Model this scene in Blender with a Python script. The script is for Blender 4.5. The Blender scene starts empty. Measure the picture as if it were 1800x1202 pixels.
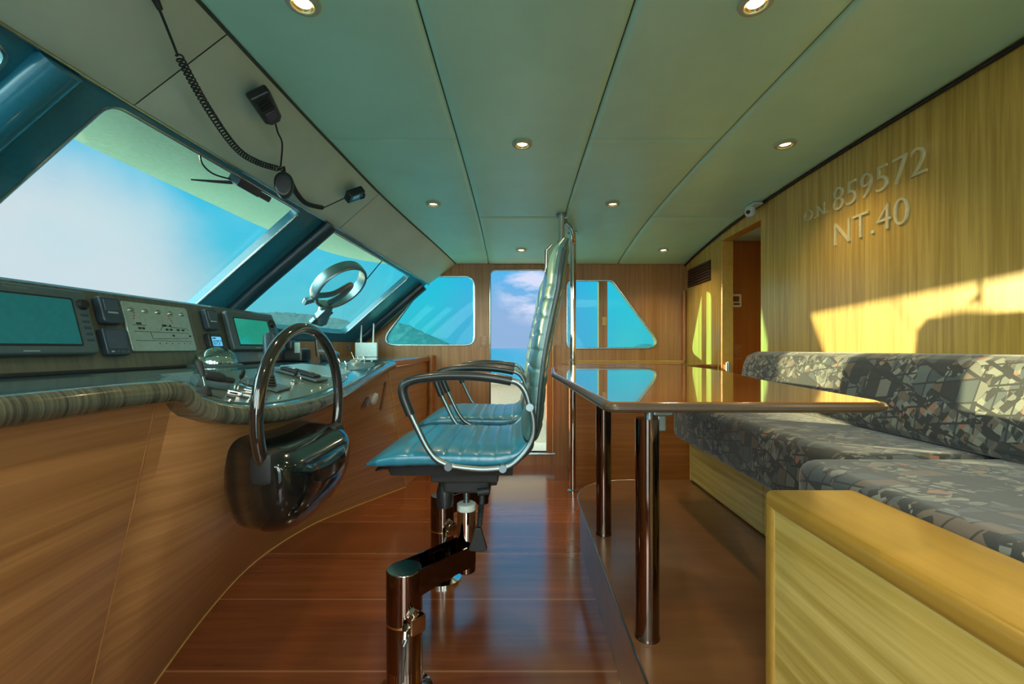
import bpy, bmesh, math, random
from mathutils import Vector, Matrix, noise
random.seed(7)
C = bpy.context.scene.collection
EYE = 1.12            # camera height above the wheelhouse floor; builders below take heights relative to it
PI = math.pi

# ------------------------------------------------------------------ camera
cd = bpy.data.cameras.new('camera'); cam = bpy.data.objects.new('camera', cd); C.objects.link(cam)
cam.location = (0, 0, EYE); cam.rotation_euler = (PI/2, 0, 0)
cd.sensor_width = 36; cd.lens = 760/1800*36; cd.shift_x = -12/1800; cd.shift_y = 11/1800
cd.clip_start = .02; cd.clip_end = 20000
bpy.context.scene.camera = cam
vs = bpy.context.scene.view_settings
vs.view_transform = 'Standard'; vs.look = 'None'; vs.gamma = 1; vs.exposure = 0.42; vs.use_curve_mapping = False

# ------------------------------------------------------------------ world
def N(nt, t, **kw):
    n = nt.nodes.new(t)
    for k, v in kw.items():
        if k in ('operation','blend_type','data_type','feature','distance','gradient_type','noise_dimensions','voronoi_dimensions','interpolation','wave_type','bands_direction','wave_profile','clamp','musgrave_type','axis'): setattr(n, k, v)
        else: n.inputs[k].default_value = v
    return n
def L(nt, a, b): nt.links.new(a, b)
def ramp(nt, stops, interp='LINEAR'):
    r = nt.nodes.new('ShaderNodeValToRGB'); e = r.color_ramp; e.interpolation = interp
    while len(e.elements) > 1: e.elements.remove(e.elements[-1])
    e.elements[0].position = stops[0][0]; e.elements[0].color = (*stops[0][1], 1)
    for p, c in stops[1:]:
        x = e.elements.new(p); x.color = (*c, 1)
    return r
w = bpy.data.worlds.new('world'); bpy.context.scene.world = w; w.use_nodes = True
nt = w.node_tree; nt.nodes.clear()
tc = N(nt, 'ShaderNodeTexCoord'); sep = N(nt, 'ShaderNodeSeparateXYZ'); L(nt, tc.outputs['Generated'], sep.inputs[0])
sky = ramp(nt, [(0, (.14, .42, .47)), (.10, (.09, .44, .54)), (.22, (.03, .43, .62)), (.40, (.02, .40, .68)), (1, (.06, .36, .60))])
L(nt, sep.outputs[2], sky.inputs[0])
def dirmask(d, lo, hi):
    v = N(nt, 'ShaderNodeVectorMath', operation='DOT_PRODUCT'); L(nt, tc.outputs['Generated'], v.inputs[0])
    v.inputs[1].default_value = Vector(d).normalized()
    m = N(nt, 'ShaderNodeMapRange'); m.inputs[1].default_value = lo; m.inputs[2].default_value = hi
    m.interpolation_type = 'SMOOTHSTEP'
    L(nt, v.outputs['Value'], m.inputs[0]); return m.outputs[0]
def mixc(a, b, f):
    m = N(nt, 'ShaderNodeMix', data_type='RGBA'); L(nt, f, m.inputs[0])
    for s, i in ((a, 6), (b, 7)):
        if isinstance(s, tuple): m.inputs[i].default_value = (*s, 1)
        else: L(nt, s, m.inputs[i])
    return m.outputs[2]
def mul(a, b):
    m = N(nt, 'ShaderNodeMath', operation='MULTIPLY')
    for s, i in ((a, 0), (b, 1)):
        if isinstance(s, (int, float)): m.inputs[i].default_value = s
        else: L(nt, s, m.inputs[i])
    return m.outputs[0]
cn = N(nt, 'ShaderNodeTexNoise', Scale=2.2, Detail=5, Roughness=.55, Distortion=.4); L(nt, tc.outputs['Generated'], cn.inputs['Vector'])
cr = N(nt, 'ShaderNodeMapRange'); cr.inputs[1].default_value = .38; cr.inputs[2].default_value = .62; L(nt, cn.outputs[0], cr.inputs[0])
hd = N(nt, 'ShaderNodeVectorMath', operation='DOT_PRODUCT'); L(nt, tc.outputs['Generated'], hd.inputs[0]); hd.inputs[1].default_value = Vector((-950, 760, 40)).normalized()
ha = N(nt, 'ShaderNodeMath', operation='MULTIPLY_ADD'); L(nt, cn.outputs[0], ha.inputs[0]); ha.inputs[1].default_value = .07; L(nt, hd.outputs['Value'], ha.inputs[2])
hz = N(nt, 'ShaderNodeMapRange'); hz.interpolation_type = 'SMOOTHSTEP'; hz.inputs[1].default_value = .972; hz.inputs[2].default_value = 1.018; L(nt, ha.outputs[0], hz.inputs[0])
col = mixc(sky.outputs[0], (.23, .33, .56), mul(dirmask((10, 760, 20), .972, .997), .85))
col = mixc(col, (.03, .34, .66), mul(dirmask((20, 760, 260), .965, .995), .9))
col = mixc(col, (.78, .60, .64), hz.outputs[0])          # bright haze ahead of the bow
col = mixc(col, (.38, .60, .66), mul(mul(cr.outputs[0], .35), dirmask((-800, 760, 280), .80, .98)))
cn2 = N(nt, 'ShaderNodeTexNoise', Scale=9, Detail=6, Roughness=.6)
mp = N(nt, 'ShaderNodeMapping'); mp.inputs['Scale'].default_value = (1, 1, 3.0); L(nt, tc.outputs['Generated'], mp.inputs[0]); L(nt, mp.outputs[0], cn2.inputs['Vector'])
cr2 = N(nt, 'ShaderNodeMapRange'); cr2.inputs[1].default_value = .42; cr2.inputs[2].default_value = .6; L(nt, cn2.outputs[0], cr2.inputs[0])
col = mixc(col, (.52, .56, .72), mul(cr2.outputs[0], dirmask((22, 760, 104), .9955, .9997)))   # small cloud above the horizon
col = mixc(col, (6.6, 7.2, 6.9), dirmask((-.25, -1, .35), .0, .75))                          # unseen sky behind the camera, brightened as added fill for the interior
bg = N(nt, 'ShaderNodeBackground', Strength=1.0); L(nt, col, bg.inputs[0])
wo = N(nt, 'ShaderNodeOutputWorld'); L(nt, bg.outputs[0], wo.inputs[0])

# ------------------------------------------------------------------ sun (low, off the starboard bow)
sl = bpy.data.lights.new('sun', 'SUN'); so = bpy.data.objects.new('sun', sl); C.objects.link(so)
sl.energy = 11; sl.color = (1, .60, .30); sl.angle = math.radians(.9)
so.rotation_euler = Vector((1, -.55, -.172)).to_track_quat('-Z', 'Y').to_euler(); so.location = (0, 0, 8)

# ------------------------------------------------------------------ materials
M = {}
def newmat(name):
    m = bpy.data.materials.new(name); m.use_nodes = True; M[name] = m
    nt = m.node_tree; b = nt.nodes['Principled BSDF']
    return m, nt, b
def plain(name, col, rough=.5, metal=0, coat=0, bump=0, bscale=60, em=None, emc=None, var=.08, spec=.5):
    m, nt, b = newmat(name)
    tc = N(nt, 'ShaderNodeTexCoord')
    n = N(nt, 'ShaderNodeTexNoise', Scale=bscale, Detail=4); L(nt, tc.outputs['Object'], n.inputs['Vector'])
    r = ramp(nt, [(.3, tuple(c*(1-var) for c in col)), (.7, tuple(min(1, c*(1+var)) for c in col))]); L(nt, n.outputs[0], r.inputs[0])
    L(nt, r.outputs[0], b.inputs['Base Color'])
    b.inputs['Roughness'].default_value = rough; b.inputs['Metallic'].default_value = metal
    b.inputs['Coat Weight'].default_value = coat; b.inputs['Coat Roughness'].default_value = .05
    b.inputs['Specular IOR Level'].default_value = spec
    if bump:
        bp = N(nt, 'ShaderNodeBump', Strength=bump, Distance=.002); L(nt, n.outputs[0], bp.inputs['Height']); L(nt, bp.outputs[0], b.inputs['Normal'])
    if em:
        b.inputs['Emission Color'].default_value = (*(emc or col), 1); b.inputs['Emission Strength'].default_value = em
    return m
def wood(name, c1, c2, stretch, scale=1.0, rough=.4, coat=.0, coatr=.08, bump=.05, planks=None, contrast=1):
    """stretch: grain runs along the axis with the small number"""
    m, nt, b = newmat(name)
    tc = N(nt, 'ShaderNodeTexCoord')
    mp = N(nt, 'ShaderNodeMapping'); mp.inputs['Scale'].default_value = tuple(s*scale for s in stretch); L(nt, tc.outputs['Object'], mp.inputs[0])
    n = N(nt, 'ShaderNodeTexNoise', Scale=1, Detail=6, Roughness=.62, Distortion=.25); L(nt, mp.outputs[0], n.inputs['Vector'])
    mp2 = N(nt, 'ShaderNodeMapping'); mp2.inputs['Scale'].default_value = tuple(s*scale*.3 for s in stretch); L(nt, tc.outputs['Object'], mp2.inputs[0])
    n2 = N(nt, 'ShaderNodeTexNoise', Scale=1, Detail=3, Roughness=.5); L(nt, mp2.outputs[0], n2.inputs['Vector'])
    mx = N(nt, 'ShaderNodeMath', operation='MULTIPLY_ADD'); L(nt, n.outputs[0], mx.inputs[0]); mx.inputs[1].default_value = .7
    m3 = N(nt, 'ShaderNodeMath', operation='MULTIPLY'); L(nt, n2.outputs[0], m3.inputs[0]); m3.inputs[1].default_value = .3; L(nt, m3.outputs[0], mx.inputs[2])
    lo, hi = .5-.16/contrast, .5+.16/contrast
    r = ramp(nt, [(lo, c1), (hi, c2)]); L(nt, mx.outputs[0], r.inputs[0])
    src = r.outputs[0]
    if planks:
        ax, pw, jc = planks
        sp = N(nt, 'ShaderNodeSeparateXYZ'); L(nt, tc.outputs['Object'], sp.inputs[0])
        d = N(nt, 'ShaderNodeMath', operation='DIVIDE'); L(nt, sp.outputs[ax], d.inputs[0]); d.inputs[1].default_value = pw
        fr = N(nt, 'ShaderNodeMath', operation='FRACT'); L(nt, d.outputs[0], fr.inputs[0])
        fl = N(nt, 'ShaderNodeMath', operation='FLOOR'); L(nt, d.outputs[0], fl.inputs[0])
        wn = N(nt, 'ShaderNodeTexWhiteNoise', noise_dimensions='1D'); L(nt, fl.outputs[0], wn.inputs['W'])
        hs = N(nt, 'ShaderNodeHueSaturation'); mr = N(nt, 'ShaderNodeMapRange'); mr.inputs[3].default_value = .82; mr.inputs[4].default_value = 1.2
        L(nt, wn.outputs[0], mr.inputs[0]); L(nt, mr.outputs[0], hs.inputs['Value']); L(nt, src, hs.inputs['Color'])
        cmp = N(nt, 'ShaderNodeMath', operation='LESS_THAN'); L(nt, fr.outputs[0], cmp.inputs[0]); cmp.inputs[1].default_value = .02
        mm = N(nt, 'ShaderNodeMix', data_type='RGBA'); L(nt, cmp.outputs[0], mm.inputs[0]); L(nt, hs.outputs[0], mm.inputs[6]); mm.inputs[7].default_value = (*jc, 1)
        src = mm.outputs[2]
    L(nt, src, b.inputs['Base Color'])
    b.inputs['Roughness'].default_value = rough; b.inputs['Coat Weight'].default_value = coat; b.inputs['Coat Roughness'].default_value = coatr
    if bump:
        bp = N(nt, 'ShaderNodeBump', Strength=bump, Distance=.002); L(nt, n.outputs[0], bp.inputs['Height']); L(nt, bp.outputs[0], b.inputs['Normal'])
    return m
def glass(name, tint, gloss=.06):
    m, nt, b = newmat(name); nt.nodes.remove(b)
    t = N(nt, 'ShaderNodeBsdfTransparent'); t.inputs[0].default_value = (*tint, 1)
    g = N(nt, 'ShaderNodeBsdfGlossy', Roughness=.02); g.inputs[0].default_value = (.9, 1, 1, 1)
    n = N(nt, 'ShaderNodeTexNoise', Scale=3, Detail=3); tc = N(nt, 'ShaderNodeTexCoord'); L(nt, tc.outputs['Object'], n.inputs['Vector'])
    mr = N(nt, 'ShaderNodeMapRange'); mr.inputs[3].default_value = gloss*.7; mr.inputs[4].default_value = gloss*1.3; L(nt, n.outputs[0], mr.inputs[0])
    x = N(nt, 'ShaderNodeMixShader'); L(nt, mr.outputs[0], x.inputs[0]); L(nt, t.outputs[0], x.inputs[1]); L(nt, g.outputs[0], x.inputs[2])
    L(nt, x.outputs[0], nt.nodes['Material Output'].inputs[0]); return m
wood('oak_wall', (.44, .26, .035), (.64, .41, .085), (14, 40, 1.1), 1.6, .34, .8, coatr=.2, bump=.12, contrast=1.7)
wood('oak_box', (.46, .31, .06), (.74, .56, .17), (3, 1.2, 34), 1.0, .33, .3, .1, contrast=1.5)
wood('oak_trim', (.56, .33, .06), (.66, .41, .09), (20, 2, 20), 1.2, .3, .4, .08)
wood('teak_wall', (.30, .13, .035), (.44, .21, .07), (36, 30, 1.0), 1.5, .38, .1, contrast=1.5)
wood('teak_face', (.28, .13, .045), (.44, .225, .085), (3, 1.0, 60), 1.0, .35, .25, .1, contrast=1.15)
wood('red_wall', (.30, .085, .010), (.42, .14, .02), (30, 30, 1.0), 1.3, .4, .1)
wood('cabinet_wood', (.26, .09, .02), (.40, .16, .04), (1.2, 20, 30), 1.3, .35, .2)
wood('floor_wood', (.20, .048, .014), (.33, .098, .028), (1.1, 16, 16), 1.2, .22, .8, .14, bump=.02, planks=(1, .43, (.40, .18, .075)))
M['floor_wood'].node_tree.nodes['Principled BSDF'].inputs['Coat IOR'].default_value = 1.9
wood('platform_wood', (.17, .065, .022), (.27, .115, .04), (1.6, 9, 9), 1.3, .3, .35, .18, bump=.02)
wood('table_wood', (.20, .065, .018), (.30, .11, .03), (2, 10, 10), 1.2, .12, 1.0, .015, bump=0)
wood('edge_wood', (.04, .025, .014), (.07, .04, .022), (10, 10, 10), 1, .4, .25, .15, bump=0)
wood('zebra', (.032, .034, .026), (.14, .145, .10), (3, 120, 3), 1.3, .22, .5, .06, contrast=1.2)
wood('panel_zebra', (.055, .060, .045), (.12, .125, .09), (3, 40, 3), 1.4, .3, .4, .08)
plain('desk_top', (.025, .17, .24), .12, coat=.8, bscale=20)  # teal base: cyan sky reflection painted into the desk colour
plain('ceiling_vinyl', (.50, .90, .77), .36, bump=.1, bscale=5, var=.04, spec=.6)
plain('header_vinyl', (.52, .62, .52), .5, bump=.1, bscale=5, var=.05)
plain('seam', (.09, .11, .08), .8)
plain('pillar_blue', (.02, .17, .25), .28, coat=.3)
plain('pillar_dark', (.012, .035, .05), .35, coat=.2)
plain('alu', (.36, .43, .43), .25, metal=1)
plain('chrome', (.62, .58, .53), .06, metal=1, var=.02)
plain('satin_chrome', (.24, .31, .33), .36, metal=1, var=.03)
plain('gold', (.85, .62, .25), .25, metal=1)
plain('lamp_trim', (.42, .50, .38), .4)
plain('leather', (.015, .17, .26), .34, bump=.08, bscale=140, coat=.22, spec=.8)  # seat cushion; the sky's cyan reflection is put into its base colour
plain('leather_back', (.045, .13, .12), .32, bump=.08, bscale=140, coat=.35, spec=.8)
plain('black_plastic', (.012, .018, .020), .35, coat=.15)
plain('matte_black', (.012, .014, .015), .6)
plain('gloss_black', (.005, .008, .008), .12, coat=.65, spec=.3, bscale=4)
plain('grey_plastic', (.06, .10, .11), .4)
plain('slate_plastic', (.028, .052, .075), .35)
plain('silver_plate', (.42, .55, .52), .3, metal=.6)
plain('pod_plate', (.17, .21, .17), .28, metal=.55)
plain('white_plastic', (.62, .72, .68), .4)
plain('white_paint', (.62, .70, .60), .5)
plain('cream_paint', (.62, .66, .42), .5)
plain('ink', (.02, .02, .02), .6)
plain('screen_teal', (.01, .14, .17), .08, coat=1, em=.035, emc=(.0, .75, .80))  # switched-off screen; reflected sky painted in as teal colour and faint glow
plain('screen_green', (.02, .28, .22), .1, coat=1, em=.18, emc=(.0, .85, .62))
plain('screen_blue', (.1, .4, .7), .2, em=.6, emc=(.12, .55, .95))
plain('screen_dark', (.05, .07, .11), .12, coat=.6)
plain('brown_bakelite', (.16, .045, .01), .35)
plain('red_led', (.4, .05, .05), .3)
plain('leather_dark', (.018, .040, .042), .4, coat=.2)
plain('badge_grey', (.12, .16, .16), .5)
plain('gloss_wheel', (.016, .012, .010), .10, coat=1, bscale=6)
plain('post_metal', (.21, .155, .13), .09, metal=1, var=.02)
plain('gunmetal', (.16, .20, .20), .3, metal=.8)
plain('cream_case', (.62, .46, .22), .45)
plain('acrylic', (.66, .58, .32), .08, coat=1)
wood('oak_cap', (.34, .19, .028), (.45, .26, .045), (20, 1.5, 20), 1.2, .28, .5, .12)
m, nt, b = newmat('lamp_glow'); b.inputs['Emission Color'].default_value = (1, .80, .42, 1); b.inputs['Emission Strength'].default_value = 5; b.inputs['Base Color'].default_value = (1, .85, .5, 1)
glass('glass_side', (.48, .96, .98), .004)
glass('glass_front', (.80, .97, .97), .02)
glass('glass_stern', (.85, .97, .95), .05)
glass('dome_glass', (.75, .85, .8), .3)
# upholstery: jagged geometric shards
m, nt, b = newmat('shard_fabric')
tc = N(nt, 'ShaderNodeTexCoord')
def mathn(op, a, bb=None):
    n = N(nt, 'ShaderNodeMath', operation=op)
    for q, v in enumerate((a, bb)):
        if v is None: continue
        if isinstance(v, (int, float)): n.inputs[q].default_value = v
        else: L(nt, v, n.inputs[q])
    return n.outputs[0]
def shards(cell, freq, dirs, shift):
    """patchwork: big cells, each slipped by its own offset, cut by three families of straight lines"""
    mp = N(nt, 'ShaderNodeMapping'); mp.inputs['Location'].default_value = (shift, shift*.7, shift*.3); mp.inputs['Rotation'].default_value = (.4, .35, .6); L(nt, tc.outputs['Object'], mp.inputs[0])
    v = N(nt, 'ShaderNodeTexVoronoi', feature='F1', distance='MANHATTAN'); v.inputs['Scale'].default_value = cell; L(nt, mp.outputs[0], v.inputs['Vector'])
    ad = N(nt, 'ShaderNodeVectorMath', operation='ADD'); L(nt, mp.outputs[0], ad.inputs[0]); L(nt, v.outputs['Color'], ad.inputs[1])
    fl, ed = [], None
    for d, f_ in zip(dirs, freq):
        dt = N(nt, 'ShaderNodeVectorMath', operation='DOT_PRODUCT'); L(nt, ad.outputs[0], dt.inputs[0]); dt.inputs[1].default_value = Vector(d).normalized()*f_
        fl.append(mathn('FLOOR', dt.outputs['Value'])); e = mathn('LESS_THAN', mathn('FRACT', dt.outputs['Value']), .09)
        ed = e if ed is None else mathn('MAXIMUM', ed, e)
    cb = N(nt, 'ShaderNodeCombineXYZ')
    for q in range(3): L(nt, fl[q], cb.inputs[q])
    wn = N(nt, 'ShaderNodeTexWhiteNoise', noise_dimensions='3D'); L(nt, cb.outputs[0], wn.inputs['Vector'])
    return wn.outputs[0], ed, v.outputs['Color']
a1, e1, c1_ = shards(8, (15, 19, 12), ((1, .4, .8), (-.5, 1, .7), (.3, -.8, 1)), 0)
a2, e2, c2_ = shards(13, (34, 48, 26), ((1, -.6, .5), (.2, 1, 1), (-.9, .3, .8)), 3)
r1 = ramp(nt, [(0, (.022, .032, .038)), (.25, (.055, .078, .088)), (.45, (.10, .125, .13)), (.62, (.030, .036, .038)), (.80, (.12, .095, .075)), (.92, (.16, .17, .15))], 'CONSTANT'); L(nt, a1, r1.inputs[0])
r2 = ramp(nt, [(0, (.024, .030, .032)), (.25, (.22, .24, .20)), (.42, (.07, .09, .10)), (.58, (.15, .17, .155)), (.74, (.02, .025, .028)), (.86, (.12, .10, .08)), (.965, (.30, .15, .10))], 'CONSTANT'); L(nt, a2, r2.inputs[0])
sx = N(nt, 'ShaderNodeSeparateColor'); L(nt, c1_, sx.inputs[0])
mx = N(nt, 'ShaderNodeMix', data_type='RGBA'); L(nt, mathn('GREATER_THAN', sx.outputs[1], .42), mx.inputs[0]); L(nt, r1.outputs[0], mx.inputs[6]); L(nt, r2.outputs[0], mx.inputs[7])
mx2 = N(nt, 'ShaderNodeMix', data_type='RGBA'); L(nt, e1, mx2.inputs[0]); L(nt, mx.outputs[2], mx2.inputs[6]); mx2.inputs[7].default_value = (.022, .027, .03, 1)
L(nt, mx2.outputs[2], b.inputs['Base Color']); b.inputs['Roughness'].default_value = .75; b.inputs['Sheen Weight'].default_value = .3
nn = N(nt, 'ShaderNodeTexNoise', Scale=300); L(nt, tc.outputs['Object'], nn.inputs['Vector']); bp = N(nt, 'ShaderNodeBump', Strength=.25, Distance=.001); L(nt, nn.outputs[0], bp.inputs['Height']); L(nt, bp.outputs[0], b.inputs['Normal'])
# sea
m, nt, b = newmat('sea'); b.inputs['Base Color'].default_value = (.0, .17, .26, 1); b.inputs['Roughness'].default_value = .25; b.inputs['Specular IOR Level'].default_value = .25
tc = N(nt, 'ShaderNodeTexCoord'); n = N(nt, 'ShaderNodeTexNoise', Scale=.35, Detail=8, Roughness=.65); L(nt, tc.outputs['Object'], n.inputs['Vector'])
bp = N(nt, 'ShaderNodeBump', Strength=1.0, Distance=.6); L(nt, n.outputs[0], bp.inputs['Height']); L(nt, bp.outputs[0], b.inputs['Normal'])
r = ramp(nt, [(.35, (.0, .05, .10)), (.65, (.0, .14, .21))]); L(nt, n.outputs[0], r.inputs[0]); L(nt, r.outputs[0], b.inputs['Base Color'])
# woodland
m, nt, b = newmat('woodland'); b.inputs['Roughness'].default_value = .9
tc = N(nt, 'ShaderNodeTexCoord'); n = N(nt, 'ShaderNodeTexNoise', Scale=.16, Detail=6, Roughness=.7); L(nt, tc.outputs['Object'], n.inputs['Vector'])
r = ramp(nt, [(.35, (.006, .030, .034)), (.65, (.022, .060, .055))]); L(nt, n.outputs[0], r.inputs[0]); L(nt, r.outputs[0], b.inputs['Base Color'])

# ------------------------------------------------------------------ mesh builder
class B:
    def __init__(s, frame=None): s.v = []; s.f = []; s.m = frame or Matrix()
    def add(s, vs, fs):
        o = len(s.v); s.v += [s.m @ Vector(p) for p in vs]; s.f += [tuple(i+o for i in f) for f in fs]
        return s
    def box(s, a, b, bev=0, seg=2):
        a, b = Vector(a), Vector(b)
        bm = bmesh.new(); bmesh.ops.create_cube(bm, size=1)
        for v in bm.verts: v.co = Vector([(a[i]+b[i])/2 + v.co[i]*abs(b[i]-a[i]) for i in range(3)])
        if bev: bmesh.ops.bevel(bm, geom=list(bm.edges), offset=bev, segments=seg, profile=.5, affect='EDGES')
        s.frombm(bm); return s
    def frombm(s, bm):
        bm.verts.index_update(); s.add([v.co.copy() for v in bm.verts], [[v.index for v in f.verts] for f in bm.faces]); bm.free()
    def cyl(s, a, b, r, r2=None, n=20, cap=True):
        return s.tube([a, b], [r, r if r2 is None else r2], n=n, cap=cap)
    def tube(s, pts, r, n=14, closed=False, cap=True, flat=None, up=None):
        pts = [Vector(p) for p in pts]; k = len(pts)
        rs = r if isinstance(r, (list, tuple)) else [r]*k
        vs, fs = [], []; prev = None
        for i, p in enumerate(pts):
            if closed: t = (pts[(i+1) % k]-pts[i-1]).normalized()
            else: t = (pts[min(i+1, k-1)]-pts[max(i-1, 0)]).normalized()
            if prev is None:
                u = Vector(up) if up else (Vector((0, 0, 1)) if abs(t.z) < .9 else Vector((0, 1, 0)))
            else: u = prev
            u = (u - t*u.dot(t)).normalized(); prev = u; w_ = t.cross(u)
            for j in range(n):
                a = 2*PI*j/n; fx = flat if flat else 1
                vs.append(p + u*math.cos(a)*rs[i]*fx + w_*math.sin(a)*rs[i])
        R = k if closed else k-1
        for i in range(R):
            for j in range(n):
                a, b_ = i*n+j, i*n+(j+1) % n; c, d = ((i+1) % k)*n+(j+1) % n, ((i+1) % k)*n+j
                fs.append((a, b_, c, d))
        if cap and not closed:
            fs.append(tuple(range(n))[::-1]); fs.append(tuple((k-1)*n+j for j in range(n)))
        return s.add(vs, fs)
    def lathe(s, prof, o=(0, 0, 0), n=32, cap=True):
        vs, fs = [], []
        for r, z in prof:
            for j in range(n):
                a = 2*PI*j/n; vs.append((o[0]+r*math.cos(a), o[1]+r*math.sin(a), o[2]+z))
        for i in range(len(prof)-1):
            for j in range(n):
                fs.append((i*n+j, i*n+(j+1) % n, (i+1)*n+(j+1) % n, (i+1)*n+j))
        if cap: fs.append(tuple(range(n))[::-1]); fs.append(tuple((len(prof)-1)*n+j for j in range(n)))
        return s.add(vs, fs)
    def rings(s, rings, cap=True, closed=True):
        n = len(rings[0]); vs = [p for r in rings for p in r]; fs = []
        for i in range(len(rings)-1):
            for j in range(n if closed else n-1):
                fs.append((i*n+j, i*n+(j+1) % n, (i+1)*n+(j+1) % n, (i+1)*n+j))
        if cap: fs.append(tuple(range(n))[::-1]); fs.append(tuple((len(rings)-1)*n+j for j in range(n)))
        return s.add(vs, fs)
    def prism(s, poly, z0, z1, bev=0, seg=3):
        bm = bmesh.new()
        f = bm.faces.new([bm.verts.new((p[0], p[1], z0)) for p in poly])
        r = bmesh.ops.extrude_face_region(bm, geom=[f])
        for v in [g for g in r['geom'] if isinstance(g, bmesh.types.BMVert)]: v.co.z = z1
        bmesh.ops.recalc_face_normals(bm, faces=bm.faces)
        if bev:
            es = [e for e in bm.edges if abs(e.verts[0].co.z-e.verts[1].co.z) < 1e-6]
            bmesh.ops.bevel(bm, geom=es, offset=bev, segments=seg, profile=.5, affect='EDGES')
        s.frombm(bm); return s
def link(name, b, mat, parent=None, smooth=True, angle=35, sub=0, bev=0):
    """link a builder as ONE mesh object (heights given relative to the eye are lifted here)"""
    pts = [Vector((p.x, p.y, p.z+EYE)) for p in b.v]
    if parent is not None:
        org = Vector(parent.get('_w', (0, 0, 0)))
    else:
        xs = [p.x for p in pts]; ys = [p.y for p in pts]; zs = [p.z for p in pts]
        org = Vector(((min(xs)+max(xs))/2, (min(ys)+max(ys))/2, min(zs)))
    me = bpy.data.meshes.new(name); me.from_pydata([p-org for p in pts], [], b.f); me.update()
    bm = bmesh.new(); bm.from_mesh(me); bmesh.ops.remove_doubles(bm, verts=bm.verts, dist=1e-6)
    bmesh.ops.recalc_face_normals(bm, faces=bm.faces); bm.to_mesh(me); bm.free()
    me.materials.append(M[mat])
    if smooth:
        for p in me.polygons: p.use_smooth = True
        me.set_sharp_from_angle(angle=math.radians(angle))
    o = bpy.data.objects.new(name, me); C.objects.link(o)
    if parent is not None: o.parent = parent; o['_w'] = tuple(org)
    else: o.location = org; o['_w'] = tuple(org)
    if smooth and angle < 100:
        md = o.modifiers.new('weighted', 'WEIGHTED_NORMAL'); md.keep_sharp = True; md.weight = 90
    if bev:
        md = o.modifiers.new('bevel', 'BEVEL'); md.width = bev; md.segments = 2; md.limit_method = 'ANGLE'
    if sub:
        md = o.modifiers.new('sub', 'SUBSURF'); md.levels = sub; md.render_levels = sub
    return o
def tag(o, label=None, cat=None, group=None, kind=None):
    if label: o['label'] = label
    if cat: o['category'] = cat
    if group: o['group'] = group
    if kind: o['kind'] = kind
    return o
def thing(name, label, cat, loc, group=None, kind=None):
    o = bpy.data.objects.new(name, None); C.objects.link(o); o.empty_display_size = .05
    o.location = (loc[0], loc[1], loc[2]+EYE); o['_w'] = tuple(o.location)
    return tag(o, label, cat, group, kind)
def struct(name, b, mat, **kw):
    o = link(name, b, mat, **kw)
    if o.parent is None: o['kind'] = 'structure'
    return o
def sroot(name, loc): return thing(name, None, None, loc, kind='structure')
def frame(o, x, y, z=None):
    x = Vector(x).normalized(); y = Vector(y); y = (y-x*y.dot(x)).normalized(); z = x.cross(y)
    m = Matrix.Identity(4)
    for i in range(3): m[i][0] = x[i]; m[i][1] = y[i]; m[i][2] = z[i]; m[i][3] = o[i]
    return m
def smoothpath(pts, n=8, closed=False):
    pts = [Vector(p) for p in pts]; out = []; k = len(pts)
    rng = range(k) if closed else range(k-1)
    for i in rng:
        if closed: p0, p1, p2, p3 = pts[i-1], pts[i], pts[(i+1) % k], pts[(i+2) % k]
        else: p0, p1, p2, p3 = pts[max(i-1, 0)], pts[i], pts[i+1], pts[min(i+2, k-1)]
        for j in range(n):
            t = j/n
            out.append(.5*((2*p1)+(-p0+p2)*t+(2*p0-5*p1+4*p2-p3)*t*t+(-p0+3*p1-3*p2+p3)*t**3))
    if not closed: out.append(pts[-1])
    return out
def roundpoly(pts, rad, n=6):
    """polygon with rounded corners; rad a number or one per corner"""
    out = []; k = len(pts)
    for i in range(k):
        p = Vector(pts[i]).to_2d(); a = Vector(pts[i-1]).to_2d(); c = Vector(pts[(i+1) % k]).to_2d()
        r = rad[i] if isinstance(rad, (list, tuple)) else rad
        if r <= 0: out.append(tuple(p)); continue
        da, dc = (a-p).normalized(), (c-p).normalized(); ang = da.angle(dc)
        d = min(r/math.tan(ang/2), (a-p).length*.49, (c-p).length*.49)
        p1, p2 = p+da*d, p+dc*d
        for j in range(n+1):
            t = j/n; out.append(tuple(p1*(1-t)**2+p*2*t*(1-t)+p2*t*t))
    return out
def shape2d(outer, holes, thick, extra=0):
    """flat sheet with holes in local xy, z from 0 to thick -> list of verts, faces"""
    cu = bpy.data.curves.new('tmp', 'CURVE'); cu.dimensions = '2D'; cu.fill_mode = 'BOTH'; cu.extrude = thick/2
    for poly in [outer]+holes:
        sp = cu.splines.new('POLY'); sp.points.add(len(poly)-1); sp.use_cyclic_u = True
        for q, p in zip(sp.points, poly): q.co = (p[0], p[1], 0, 1)
    ob = bpy.data.objects.new('tmp', cu); C.objects.link(ob)
    dg = bpy.context.evaluated_depsgraph_get(); me = bpy.data.meshes.new_from_object(ob.evaluated_get(dg))
    vs = [Vector((v.co.x, v.co.y, v.co.z+thick/2)) for v in me.vertices]; fs = [tuple(p.vertices) for p in me.polygons]
    bpy.data.objects.remove(ob); bpy.data.curves.remove(cu); bpy.data.meshes.remove(me)
    return vs, fs
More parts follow.
